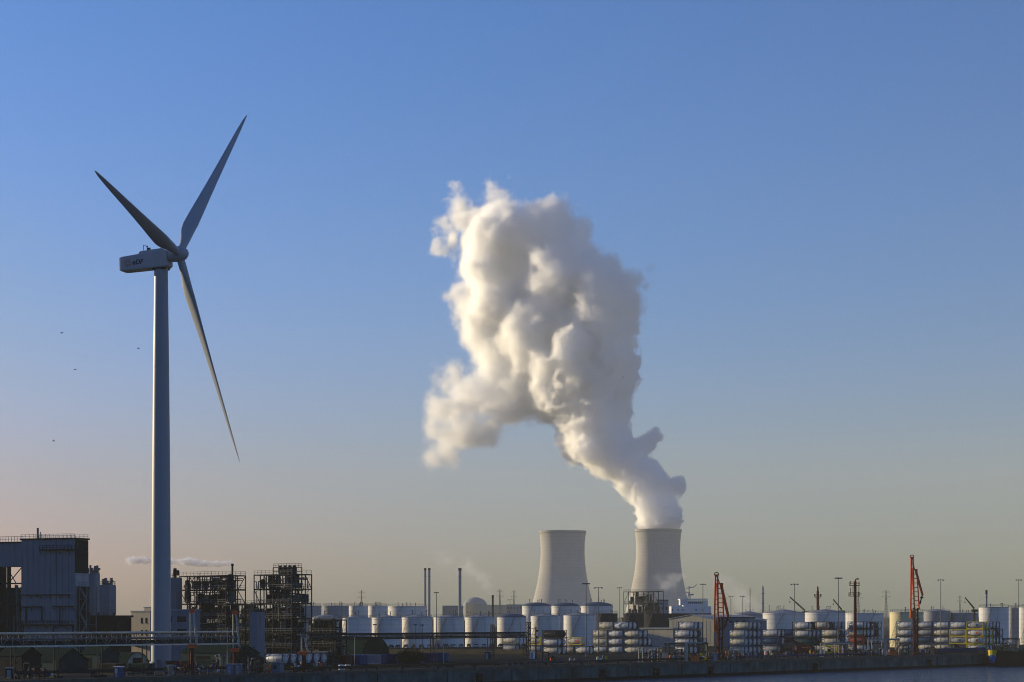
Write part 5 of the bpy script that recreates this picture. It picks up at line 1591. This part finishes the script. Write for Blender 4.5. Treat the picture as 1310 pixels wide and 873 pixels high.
# ------------------------------------------------------------------ green huts and yard buildings at the left
def barrel_hut(px, D, r, L, label, door=True, m=None, end=None):
    t = thing('barrel_hut', label, 'hut', (PX(px, D), D, 0), QROT, 'green barrel roofed huts')
    n = 18; mb = MB()
    prof = [(-L, r * math.cos(math.pi * k / n), r * math.sin(math.pi * k / n)) for k in range(n + 1)]
    vs = prof + [(.25, y, z) for _, y, z in prof] + [(-L, y * 1.04, z * 1.04) for _, y, z in prof] + [(.25, y * 1.04, z * 1.04) for _, y, z in prof]
    m_ = n + 1; fs = []
    for k in range(n):
        fs += [(k, k + 1, m_ + k + 1, m_ + k), (2 * m_ + k, 3 * m_ + k, 3 * m_ + k + 1, 2 * m_ + k + 1), (m_ + k, m_ + k + 1, 3 * m_ + k + 1, 3 * m_ + k), (k, 2 * m_ + k, 2 * m_ + k + 1, k + 1)]
    mb.add(vs, fs); mb.build('roof', m or M['green_roof'], t)
    mb = MB(); mb.add([(0, y * .995, z * .995) for _, y, z in prof], [tuple(range(m_))]); mb.build('end_wall', end or M['grass'], t)
    mb = MB(); mb.add([(-L + .05, y * .995, z * .995) for _, y, z in prof], [tuple(range(m_ - 1, -1, -1))]); mb.build('end_wall', end or M['grass'], t)
    if door:
        mb = MB(); mb.span(.01, .12, -r * .42, r * .42, .02, r * .62); mb.build('door', M['black'], t)
    return t
barrel_hut(176, 520, 3.6, 10, 'green barrel hut with a black doorway, just left of the turbine foot', True, None, M['shed'])
barrel_hut(480, 655, 6.2, 17, 'large dark green barrel roofed hall left of the second white tank', False, M['green_roof'], M['green_roof'])
def gable_shed(px, D, L, W, eave, ridge, label, m, wm_=None, rz=QROT):
    t = thing('gable_shed', label, 'shed', (PX(px, D), D, 0), rz, 'low green sheds')
    mb = MB(); mb.span(-L, 0, 0, W, 0, eave); mb.build('wall', wm_ or M['teal'], t)
    mb = MB(); mb.v = []; mb.prism([(-.3, eave + .01), (W / 2, ridge), (W + .3, eave + .01), (W + .3, eave + .2), (W / 2, ridge + .22), (-.3, eave + .2)], -.3, L + .3)
    mb.v = [(-y, x, z) for x, y, z in mb.v]; mb.f = [tuple(reversed(f)) for f in mb.f]
    mb.build('roof', m, t)
    mb = MB(); mb.prism([(0, eave + .005), (W, eave + .005), (W / 2, ridge - .02)], -.02, .05); mb.v = [(-y, x, z) for x, y, z in mb.v]; mb.f = [tuple(reversed(f)) for f in mb.f]; mb.build('gable', wm_ or M['teal'], t)
    mb = MB(); mb.span(-L * .7, -L * .45, -.06, .05, .02, eave * .8); mb.build('door', M['black'], t)
gable_shed(72, 455, 13, 9, 2.6, 5.6, 'dark green gabled shed below the process building', M['green_roof'])
gable_shed(300, 505, 22, 8, 3.6, 5.6, 'long dark green shed behind the turbine foot', M['green_roof'])
gable_shed(128, 500, 8, 6, 3.4, 5.4, 'small dark green shed left of the barrel hut', M['green_roof'])
gable_shed(28, 430, 9, 5, 4.4, 6.4, 'dark bluish shed in the bottom left corner', M['green_roof'], M['cladding_dark'])

def freight_box(px, b, label, m, L=6.06, z=0.0, rz=QROT):
    p = on_quay(px, b, z)
    t = thing('freight_container', label, 'freight container', p, rz, 'plain freight containers')
    mb = MB(); mb.span(-L, 0, 0, 2.44, .15, 2.55); mb.build('shell', m, t)
    mb = MB(); n = int(L / .32)
    for k in range(n):
        x = -L + (k + .5) * L / n; mb.span(x - .07, x + .07, -.05, -.002, .35, 2.35)
    mb.build('corrugation', m, t)
    mb = MB()
    for x in (-L, 0):
        for y in (0, 2.44):
            mb.bar((x, y, 0), (x, y, 2.6), .17)
    for z_ in (.1, 2.55):
        for y in (0, 2.44):
            mb.bar((-L, y, z_), (0, y, z_), .15)
    mb.build('frame', m, t)
    mb = MB()
    for y in (.5, .95, 1.5, 1.95):
        mb.bar((.07, y, .3), (.07, y, 2.4), .06)
    mb.build('locking_bar', M['steel_grey'], t)
for px, b, lab, m, L in [
    (186, 14, 'green freight container in front of the barrel hut', 'green_box', 6.06), (443, 48, 'dark red freight container among blue ones below the green hall', 'red_dark', 6.06),
    (461, 46, 'dark blue freight container right of the dark red one', 'blue', 6.06), (487, 48, 'long dark blue freight container below the second white tank', 'blue', 12.2),
    (505, 50, 'dark navy freight container left of the bushes', 'navy', 6.06), (427, 46, 'dark blue freight container left of the dark red one', 'navy', 6.06),
    (553, 52, 'dark blue freight container right of the bushes', 'navy', 6.06), (566, 56, 'short dark blue container at the left end of the grass bank', 'blue', 4.0),
    (420, 100, 'bluegrey freight container behind the blue tank row', 'shed_blue', 12.2), (232, 26, 'dark red freight container behind the small loading arm', 'red_dark', 6.06),
    (148, 20, 'dark brown freight container left of the green one', 'steel_rust', 6.06), (272, 30, 'dark teal freight container between the small loading arms', 'teal', 6.06)]:
    freight_box(px, b, lab, M[m], L)
# row of tank containers on a rack: the first shows its flank, the others only their ends
A_ = on_quay(361.5, 33); cq, sq = math.cos(QROT), math.sin(QROT)
for j, w in enumerate(['first of the row with its flank showing', 'second of the row', 'third of the row', 'fourth of the row', 'fifth of the row', 'last of the row']):
    x, y = -CL / 2 - .1, CW / 2 + j * (CW + .15)
    o = place_container('silver', 'navy', None, A_ + Vector((cq * x - sq * y, sq * x + cq * y, 1.0)), 'silver tank in navy frame, ' + w + ' on low rack')
    o['group'] = 'tank containers on a low rack'
t = thing('container_rack', 'low dark rack under the row of end-on tank containers', 'rack', A_, QROT)
mb = MB(); mb.span(-CL - .2, .2, -.2, 6 * (CW + .15), .55, .95); mb.build('deck', M['steel_dark'], t)
for y in (.5, 5, 10, 15):
    mb = MB(); mb.span(-CL, .0, y - .2, y + .2, 0, .545); mb.build('leg', M['steel_dark'], t)

# ------------------------------------------------------------------ quay clutter
p = on_quay(355.5, 4)
t = thing('control_cabin', 'light blue control cabin on the quay right of the orange reel', 'cabin', p, R(-20))
mb = MB(); mb.span(-1.1, 1.1, -.9, .9, 0, 2.3); mb.build('wall', M['shed_blue'], t)
mb = MB(); mb.span(-1.35, 1.35, -1.1, 1.1, 2.304, 2.5); mb.build('roof', M['shed_blue'], t)
mb = MB(); mb.span(-.7, .1, -.94, -.85, 1.0, 1.9); mb.build('window', M['glass_dark'], t)
mb = MB(); mb.tube((-.4, 0, 2.5), (-.4, 0, 3.4), .18, n=8); mb.tube((.3, 0, 2.5), (.3, 0, 3.4), .18, n=8); mb.build('vent', M['roof_grey'], t)
p = on_quay(342, 4)
t = thing('hose_reel', 'round orange hose reel standing on the quay', 'hose reel', p, R(-10))
mb = MB(); mb.tube((0, -.3, 1.0), (0, .3, 1.0), .9, n=24); mb.build('drum', M['orange'], t)
mb = MB(); mb.tube((0, -.45, 1.0), (0, -.31, 1.0), .45, n=18); mb.build('hub', M['steel_pale'], t)
mb = MB()
for y in (-.42, .42):
    mb.bar((-.8, y, 0), (0, y, 1.0), .12); mb.bar((.8, y, 0), (0, y, 1.0), .12)
mb.build('stand', M['steel_dark'], t)
for px, b, lab, m in [(152, 6, 'small blue and white toilet cabin on the quay left of the turbine', 'blue'), (216, 7, 'small bluegrey cabinet by the pale post beside the turbine foot', 'steel_grey'),
                      (294, 5, 'pale cabinet left of the small loading arm foot', 'shed_blue'), (305, 5, 'pale cabinet right of the small loading arm foot', 'shed_blue'), (624, 70, 'dark teal cabin at the foot of the left lattice post', 'teal'),
                      (682, 62, 'white cabin at the foot of the valve mast', 'ship_white'), (850, 16, 'cream cabin at the left end of the greenish gantry', 'beige'), (915, 4, 'light blue cabin beside the tall red loading arm foot', 'shed_blue'),
                      (1052, 14, 'white cabin left of the yellow forklift', 'ship_white'), (1128, 9, 'dark cabin on the quay between antenna mast and tallest arm', 'steel_dark'), (12, 14, 'dark cabin in the bottom left corner below the pipe bridge', 'teal')]:
    t = thing('cabin', lab, 'cabin', on_quay(px, b), R(random.uniform(-40, 10)), 'small cabins on the quay')
    mb = MB(); mb.span(-.75, .75, -.75, .75, 0, 2.2); mb.build('wall', M[m], t)
    mb = MB(); mb.span(-.85, .85, -.85, .85, 2.204, 2.4); mb.build('roof', M['ship_white'] if m == 'blue' else M['tank_grey'], t)
    mb = MB(); mb.span(-.4, .4, -.8, -.7, .1, 1.9); mb.build('door', M['tank_grey'] if m != 'steel_grey' else M['steel_dark'], t)
for px, lab in [(889, 'orange equipment box under the greenish gantry'), (1142.5, 'orange equipment box left of the tallest red loading arm')]:
    t = thing('equipment_box', lab, 'equipment box', on_quay(px, 4), R(-15), 'orange equipment boxes')
    mb = MB(); mb.span(-1.1, 1.1, -.8, .8, .1, 1.8); mb.build('box', M['orange'], t)
    mb = MB(); mb.span(-1.15, 1.15, -.85, .85, 1.804, 1.95); mb.build('lid', M['red_dark'], t)
    mb = MB(); mb.bar((-2.6, 0, 0), (-2.6, 0, 5.4), .8); mb.bar((-3.0, 0, 5.4), (2.4, 0, 5.5), .35); mb.build('pillar', M['steel_pale'], t)
def manifold(px, b, seed, label):
    rnd = random.Random(seed)
    t = thing('pipe_manifold', label, 'pipe manifold', on_quay(px, b), QROT + R(90), 'pipe manifolds on the quay')
    for k in range(5):
        x = -2.4 + 1.2 * k; h = rnd.uniform(1.2, 3.4)
        mb = MB(); mb.path([(x, -1.2, .0), (x, -1.2, h), (x + rnd.uniform(-.5, .5), .6, h), (x, 1.2, .3)], rnd.uniform(.1, .2), 7); mb.build('pipe', rnd.choice([M['steel_grey'], M['steel_dark'], M['steel_rust'], M['teal']]), t)
        mb = MB(); z = rnd.uniform(.6, h); mb.tube((x, -1.45, z), (x, -.95, z), .3, n=10); mb.lathe([(.32, 0), (.32, .05)], 10, (x, -1.2, z + .6)); mb.bar((x, -1.2, z), (x, -1.2, z + .6), .07); mb.build('valve', rnd.choice([M['red_dark'], M['steel_dark'], M['blue']]), t)
    mb = MB(); mb.bar((-3, 0, .9), (3, 0, .9), .3); mb.build('header', M['steel_grey'], t)
for i, (px, b, lab) in enumerate([(835, 9, 'pipe manifold right of the stack before the dark tanks'), (868, 9, 'pipe manifold left of the orange box under the gantry'), (907, 10, 'pipe manifold beside the tall red loading arm'),
                                  (938, 10, 'pipe manifold at the foot of the blue framed stack'), (1088, 10, 'pipe manifold at the foot of the antenna mast'), (1108, 9, 'pipe manifold right of the antenna mast foot'),
                                  (1156, 9, 'pipe manifold left of the tallest arm foot'), (1190, 10, 'pipe manifold right of the tallest arm foot'), (232, 9, 'pipe manifold left of the small red footed arm'),
                                  (262, 9, 'pipe manifold right of the small red footed arm'), (318, 10, 'pipe manifold left of the orange hose reel'), (40, 12, 'pipe manifold under the left part of the pale bridge'),
                                  (705, 12, 'pipe manifold below the seventh white tank'), (1285, 20, 'pipe manifold behind the barge bow')]):
    manifold(px, b, 40 + i, lab)
for i, px in enumerate(range(330, 1260, 46)):
    mb = MB(); mb.lathe([(.38, .14), (.34, .2), (.26, .3), (.26, .6), (.45, .68), (.45, .82), (.1, .88)], 14)
    p = on_quay(px, .9)
    near = 'the orange hose reel' if px < 400 else 'the blue freight containers' if px < 560 else 'the grass bank' if px < 690 else 'the stack before the dark tanks' if px < 840 else 'the beige shed' if px < 930 else 'the blue framed stack' if px < 1030 else 'the antenna mast' if px < 1150 else 'the yellow framed stack'
    tag(mb.build('bollard', M['steel_dark'], None, loc=p), 'iron mooring bollard in front of ' + near, 'bollard', 'mooring bollards in front of ' + near)
def guard_rail(px0, px1, b, label):
    A, Bv = on_quay(px0, b), on_quay(px1, b); L = (Bv - A).length
    mb = MB(); mb.rail([(0, 0, 0), (L, 0, 0)], 1.1, .07, 2.4)
    tag(mb.build('guard_rail', M['steel_grey'], None, loc=A, rz=math.atan2(Bv.y - A.y, Bv.x - A.x)), label, 'guard rail')
guard_rail(150, 320, 3, 'grey guard rail along the quay in front of the turbine foot')
guard_rail(640, 760, 4, 'grey guard rail along the quay below the seventh and eighth tanks')
guard_rail(955, 1080, 5, 'grey guard rail along the quay before the blue pipelines')

# small skids of equipment along the quay
def skid(px, b, seed, near):
    rnd = random.Random(seed)
    t = thing('equipment_skid', 'small equipment skid standing before ' + near, 'equipment skid', on_quay(px, b), R(rnd.uniform(-45, 20)), 'equipment skids in front of ' + near)
    mb = MB(); mb.span(-1.6, 1.6, -.8, .8, .05, .3); mb.build('frame', M['steel_dark'], t)
    pal = [M['ship_white'], M['steel_pale'], M['blue'], M['red_arm'], M['yellow'], M['steel_grey'], M['shed_blue'], M['b_cream'], M['orange'], M['teal']]
    for k in range(4):
        x = -1.2 + .8 * k; m = rnd.choice(pal); q = rnd.random(); h = rnd.uniform(.7, 2.3); mb = MB()
        if q < .35:
            mb.lathe([(.3, 0), (.38, .1), (.38, h - .2), (.2, h), (.02, h + .05)], 12, (x, rnd.uniform(-.3, .3), .3)); mb.build('drum', m, t)
        elif q < .7:
            mb.box(x, rnd.uniform(-.2, .2), .3 + h * .4, .6, .7, h * .8); mb.build('box', m, t)
        else:
            mb.path([(x, -.5, .3), (x, -.5, h), (x + .5, .4, h), (x + .5, .4, .3)], .1, 7); mb.tube((x, -.7, h * .7), (x, -.3, h * .7), .22, n=10); mb.build('valve_pipe', m, t)
for i, (px, b, near) in enumerate([(828, 16, 'the stack before the dark tanks'), (842, 20, 'the low cream shed'), (856, 9, 'the low cream shed'), (874, 18, 'the beige gabled shed'), (898, 8, 'the beige gabled shed'), (912, 17, 'the beige gabled shed'),
        (928, 15, 'the blue framed stack'), (944, 17, 'the blue framed stack'), (962, 20, 'the blue framed stack'), (984, 15, 'the dark blue stack'), (1004, 17, 'the dark blue stack'), (1040, 15, 'the yellow forklift'), (1076, 17, 'the antenna mast stack'),
        (1100, 16, 'the antenna mast stack'), (1112, 20, 'the antenna mast stack'), (1126, 17, 'the antenna mast stack'), (1134, 7, 'the cream tank'), (1150, 18, 'the cream tank'), (1162, 12, 'the cream tank'), (1182, 17, 'the yellow framed stack'), (1196, 15, 'the yellow framed stack'),
        (1214, 18, 'the yellow framed stack'), (700, 14, 'the seventh white tank'), (735, 16, 'the eighth white tank'), (770, 14, 'the first tall stack'), (252, 16, 'the long green shed'), (276, 15, 'the long green shed'), (60, 20, 'the dark gabled shed'), (408, 12, 'the low tank row'), (380, 14, 'the low tank row')]):
    skid(px, b, 300 + i, near)
for px, b, near in [(437, 12, 'white'), (445, 12, 'cream')]:
    t = thing('storage_drum', near + ' storage drum on the quay below the green barrel roofed hall', 'drum', on_quay(px, b))
    mb = MB(); mb.lathe([(.7, 0), (.75, .1), (.75, 1.2), (.7, 1.3), (.1, 1.35)], 16); mb.build('shell', M['ship_white'] if near == 'white' else M['b_cream'], t)
    mb = MB(); mb.lathe([(.78, .6), (.78, .7)], 16, cap=False); mb.build('hoop', M['steel_grey'], t)

# vehicles
def wheel(par, x, y, r, w):
    mb = MB(); mb.tube((x, y - w / 2, r), (x, y + w / 2, r), r, n=16); o = mb.build('wheel', M['rubber'], par)
    mb = MB(); mb.tube((x, y - w / 2 - .02, r), (x, y + w / 2 + .02, r), r * .5, n=12); mb.build('rim', M['steel_grey'], o)
def stacker(px, b, label, m, s_, name, cat):
    t = thing(name, label, cat, on_quay(px, b), R(150))
    mb = MB(); mb.span(-2.6 * s_, 2.6 * s_, -1.2 * s_, 1.2 * s_, .7 * s_, 1.6 * s_); mb.prism([(-2.6 * s_, 1.6 * s_), (-.4 * s_, 1.6 * s_), (-.8 * s_, 2.3 * s_), (-2.5 * s_, 2.2 * s_)], -1.1 * s_, 1.1 * s_); mb.build('chassis', m, t)
    mb = MB(); mb.prism([(-.3 * s_, 1.61 * s_), (1.0 * s_, 1.61 * s_), (.8 * s_, 3.0 * s_), (-.2 * s_, 3.0 * s_)], -.6 * s_, .6 * s_); c = mb.build('cab', M['glass_dark'], t)
    mb = MB(); mb.bar((-2.0 * s_, 0, 2.6 * s_), (4.2 * s_, 0, 5.2 * s_), .5 * s_); mb.bar((.6 * s_, 0, 1.6 * s_), (1.6 * s_, 0, 4.0 * s_), .22 * s_); mb.build('boom', m, t)
    mb = MB(); mb.bar((4.2 * s_, -2.4 * s_, 4.4 * s_), (4.2 * s_, 2.4 * s_, 4.4 * s_), .4 * s_); mb.bar((4.2 * s_, 0, 4.4 * s_), (4.2 * s_, 0, 5.2 * s_), .3 * s_); mb.build('spreader', M['steel_dark'], t)
    for x in (-1.8, 1.8):
        for y in (-1.15, 1.15):
            wheel(t, x * s_, y * s_, .75 * s_, .5 * s_)
    for y in (-.8, .8):
        mb = MB(); mb.box(2.62 * s_, y * s_, 1.3 * s_, .08, .25, .2); mb.build('headlight', M['ship_white'], t)
stacker(1024, 30, 'dark red reach stacker in front of a container stack', M['red_dark'], 1.15, 'reach_stacker', 'reach stacker')
stacker(1062, 20, 'yellow forklift beside the pale gantry', M['yellow'], .8, 'forklift', 'forklift')
CARM = {}
def car_proto(colname, col):
    t = thing('parked_car', '', 'car', (0, 0, 0), 0, 'cars parked before the white tanks')
    m = mat('car_' + colname, col, .35, .2, .05, 1)
    mb = MB(); mb.prism([(-2.1, .3), (2.1, .3), (2.12, .75), (1.3, .9), (-1.95, .95), (-2.12, .7)], -.85, .85); mb.build('body', m, t)
    mb = MB(); mb.prism([(-1.75, .94), (1.05, .9), (.35, 1.42), (-1.1, 1.45)], -.74, .74); mb.build('glasshouse', M['glass_dark'], t)
    mb = MB(); mb.prism([(-1.12, 1.453), (.36, 1.423), (.3, 1.48), (-1.05, 1.5)], -.72, .72); mb.build('roof', m, t)
    for x in (-1.3, 1.3):
        for y in (-.78, .78):
            wheel(t, x, y, .32, .2)
    for y in (-.6, .6):
        mb = MB(); mb.box(2.12, y, .66, .06, .32, .14); mb.build('headlight', M['ship_white'], t)
    note_kids(t)
    return t
cars = {'white': (.5, .5, .5), 'silver': (.3, .3, .31), 'dark red': (.16, .02, .02), 'black': (.01, .01, .012), 'blue': (.03, .06, .18), 'grey': (.12, .12, .13)}
cname = list(cars); rnd = random.Random(3)
slots = []
for i, (x0, x1, e) in enumerate(front[1:6]):
    order = cname[:]; rnd.shuffle(order)
    for k in range(4):
        slots.append((x0 + (x1 - x0 + 1.5) * (k + .5) / 4, order[k], words[i + 1]))
for px, c, w in slots:
    D = 0; lab = '%s car parked at the foot of the %s white tank' % (c, w)
    D = FRONT_D[words.index(w)] - 14; loc = (PX(px, D), D, .02); rz = R(90 + rnd.uniform(-25, 25) + (180 if rnd.random() < .5 else 0))
    if c not in CARM:
        o = CARM[c] = car_proto(c.replace(' ', '_'), cars[c]); o.location = loc; o.rotation_euler = (0, 0, rz); o['label'] = lab
    else:
        dup(CARM[c], loc, rz, lab)

# bushes by the blue containers
def bush(px, b, h, seed, label):
    rnd = random.Random(seed); p = on_quay(px, b)
    t = thing('bush', label, 'bush', p, 0, 'dark bushes on the quay')
    mb = MB()
    for k in range(1500):
        d = Vector((rnd.gauss(0, 1), rnd.gauss(0, 1), rnd.gauss(0, 1))).normalized() * (rnd.random() ** .4)
        c = Vector((d.x * h * .75, d.y * h * .6, h * .52 + d.z * h * .48)) * 1.0
        c.x += .25 * math.sin(c.z * 3 + k % 5); u = Vector((rnd.gauss(0, 1), rnd.gauss(0, 1), rnd.gauss(0, 1))).normalized() * .16; v = u.orthogonal().normalized() * .09
        mb.add([tuple(c - u), tuple(c + v), tuple(c + u), tuple(c - v)], [(0, 1, 2, 3)])
    mb.build('foliage', M['grass'], t, False)
    mb = MB()
    for k in range(5):
        a = rnd.uniform(0, 6.28); mb.tube((0, 0, 0), (h * .4 * math.cos(a), h * .4 * math.sin(a), h * .6), .07, .03, 5)
    mb.build('stem', M['steel_rust'], t)
for px, h, s_, lab in [(518, 4.0, 1, 'dark green bush, left of three beside the blue freight containers'), (526, 4.6, 2, 'dark green bush, tallest of three beside the blue freight containers'), (534, 3.6, 3, 'dark green bush, right of three beside the blue freight containers')]:
    bush(px, 42, h, s_, lab)
bush(312, 26, 6.5, 7, 'tall dark bush behind the right end of the pale pipe bridge')
bush(426, 40, 4.2, 8, 'dark olive bush in front of the large green hall')

# ------------------------------------------------------------------ thin drifting steam and smoke
trail = [(297, 720.5, 1.0, 0, .1), (292, 721, 1.6, 0, .2), (286, 721.5, 2.1, 0, .3), (279, 722, 2.6, 0, .3), (272, 722, 3.2, 0, .4), (264, 721, 3.6, 0, .4), (256, 720.5, 4.2, 0, .5), (247, 719.5, 4.6, 0, .5), (238, 718, 4.8, 0, .6), (228, 718.5, 4.0, 0, .7),
         (216, 718, 3.8, 0, .7), (204, 717.5, 3.8, 0, .8), (192, 717.5, 4.0, 0, .8), (180, 717, 4.4, 0, .8), (170, 717, 4.6, 0, .9), (162, 717.5, 3.6, 0, 1)]
trail = [tuple(a + (b - a) * f for a, b in zip(p, q)) for p, q in zip(trail[:-1], trail[1:]) for f in (0, .33, .67)] + trail[-1:]
plume('smoke_trail', 'thin grey smoke trail drifting left from the dark exhaust stack', [(a, b_, max(1.5, c_ * .95), d_, e_ * .5) for a, b_, c_, d_, e_ in trail], 590, .2, [.25, .0, -.2], [.25, .8, 2.0], .55, 2.0, .4, 71, k=1.0, g=.0, col=(.22, .245, .33))
plume('steam_wisp', 'faint grey steam wisp right of the single dark chimney', [(600, 730, 5, 0, 1), (607, 734, 7, 0, 1), (614, 739, 7, 0, 1), (620, 744, 6, 0, 1), (590, 722, 4, 0, 1)], 2400, 2.0, [3, 0], [.006, .012], 7, 16, 1, 81, k=4)
plume('steam_wisp', 'faint steam wisp above the twin chimneys', [(556, 708, 5, 0, 1), (563, 713, 7, 0, 1), (571, 718, 7, 0, 1), (580, 719, 5, 0, 1)], 2600, 2.4, [3, 0], [.003, .006], 9, 18, 1, 83, k=4)
plume('steam_wisp', 'pale steam drifting right of the tall red loading arm', [(928, 752, 6, 0, 1), (940, 757, 10, 0, 1), (952, 763, 13, 0, .9), (960, 771, 12, 0, .9), (965, 779, 9, 0, .8), (945, 772, 11, 0, .9), (935, 764, 8, 0, 1)], 2200, 2.0, [3, 0, -4], [.004, .009, .012], 8, 18, .9, 85, k=5)
plume('steam_wisp', 'pale steam puffs drifting before the right cooling tower', [(846, 742, 6, 0, 1), (853, 746, 7, 0, 1), (862, 748, 6, 0, 1), (856, 738, 5, 0, 1), (868, 742, 5, 0, 1), (842, 750, 4, 0, 1)], 2200, 1.6, [2, 0], [.006, .012], 6, 12, 1, 87, k=3)

# ------------------------------------------------------------------ birds
def bird(px, py, D, flap, label, s_=1.0):
    t = thing('bird', label, 'bird', (PX(px, D), D, PZ(py, D)), random.uniform(-.6, .6), 'birds in the sky at the left')
    mb = MB(); mb.hcyl((-.28 * s_, 0, 0), (.25 * s_, 0, .03), .1 * s_, 8, 1.2); mb.ball((.36 * s_, 0, .05), .08 * s_, 8, 6); mb.add([(-.3 * s_, -.05, 0), (-.3 * s_, .05, 0), (-.55 * s_, .1, 0), (-.55 * s_, -.1, 0)], [(0, 1, 2, 3)]); mb.build('body', M['bird'], t)
    for sy in (-1, 1):
        mb = MB(); z1 = .25 * flap * s_; z2 = .12 * flap * s_
        mb.add([(.16 * s_, sy * .06, .04), (-.14 * s_, sy * .06, .04), (-.1 * s_, sy * .4 * s_, z1), (.18 * s_, sy * .4 * s_, z1), (-.12 * s_, sy * .85 * s_, z2), (0, sy * .85 * s_, z2)], [(0, 1, 2, 3), (3, 2, 4, 5)])
        o = mb.build('wing', M['bird'], t, False)
        md = o.modifiers.new('thickness', 'SOLIDIFY'); md.thickness = .03
for px, py, fl, lab in [(79, 426.5, 1.4, 'small dark bird, highest of those left of the turbine tower'), (96, 473, .6, 'small dark bird below two others left of the turbine tower'),
                        (177, 446, 1.0, 'small dark bird closest to the turbine tower'), (68.5, 564.5, 1.2, 'small dark bird, lowest of those near the left edge'), (797, 483, .9, 'small dark bird in front of the white steam cloud')]:
    bird(px, py, 420, fl, lab, .62 if px < 700 else .5)
for o in list(scene.objects):
    if 'label' in o and not o['label']:
        print('NO LABEL', o.name)
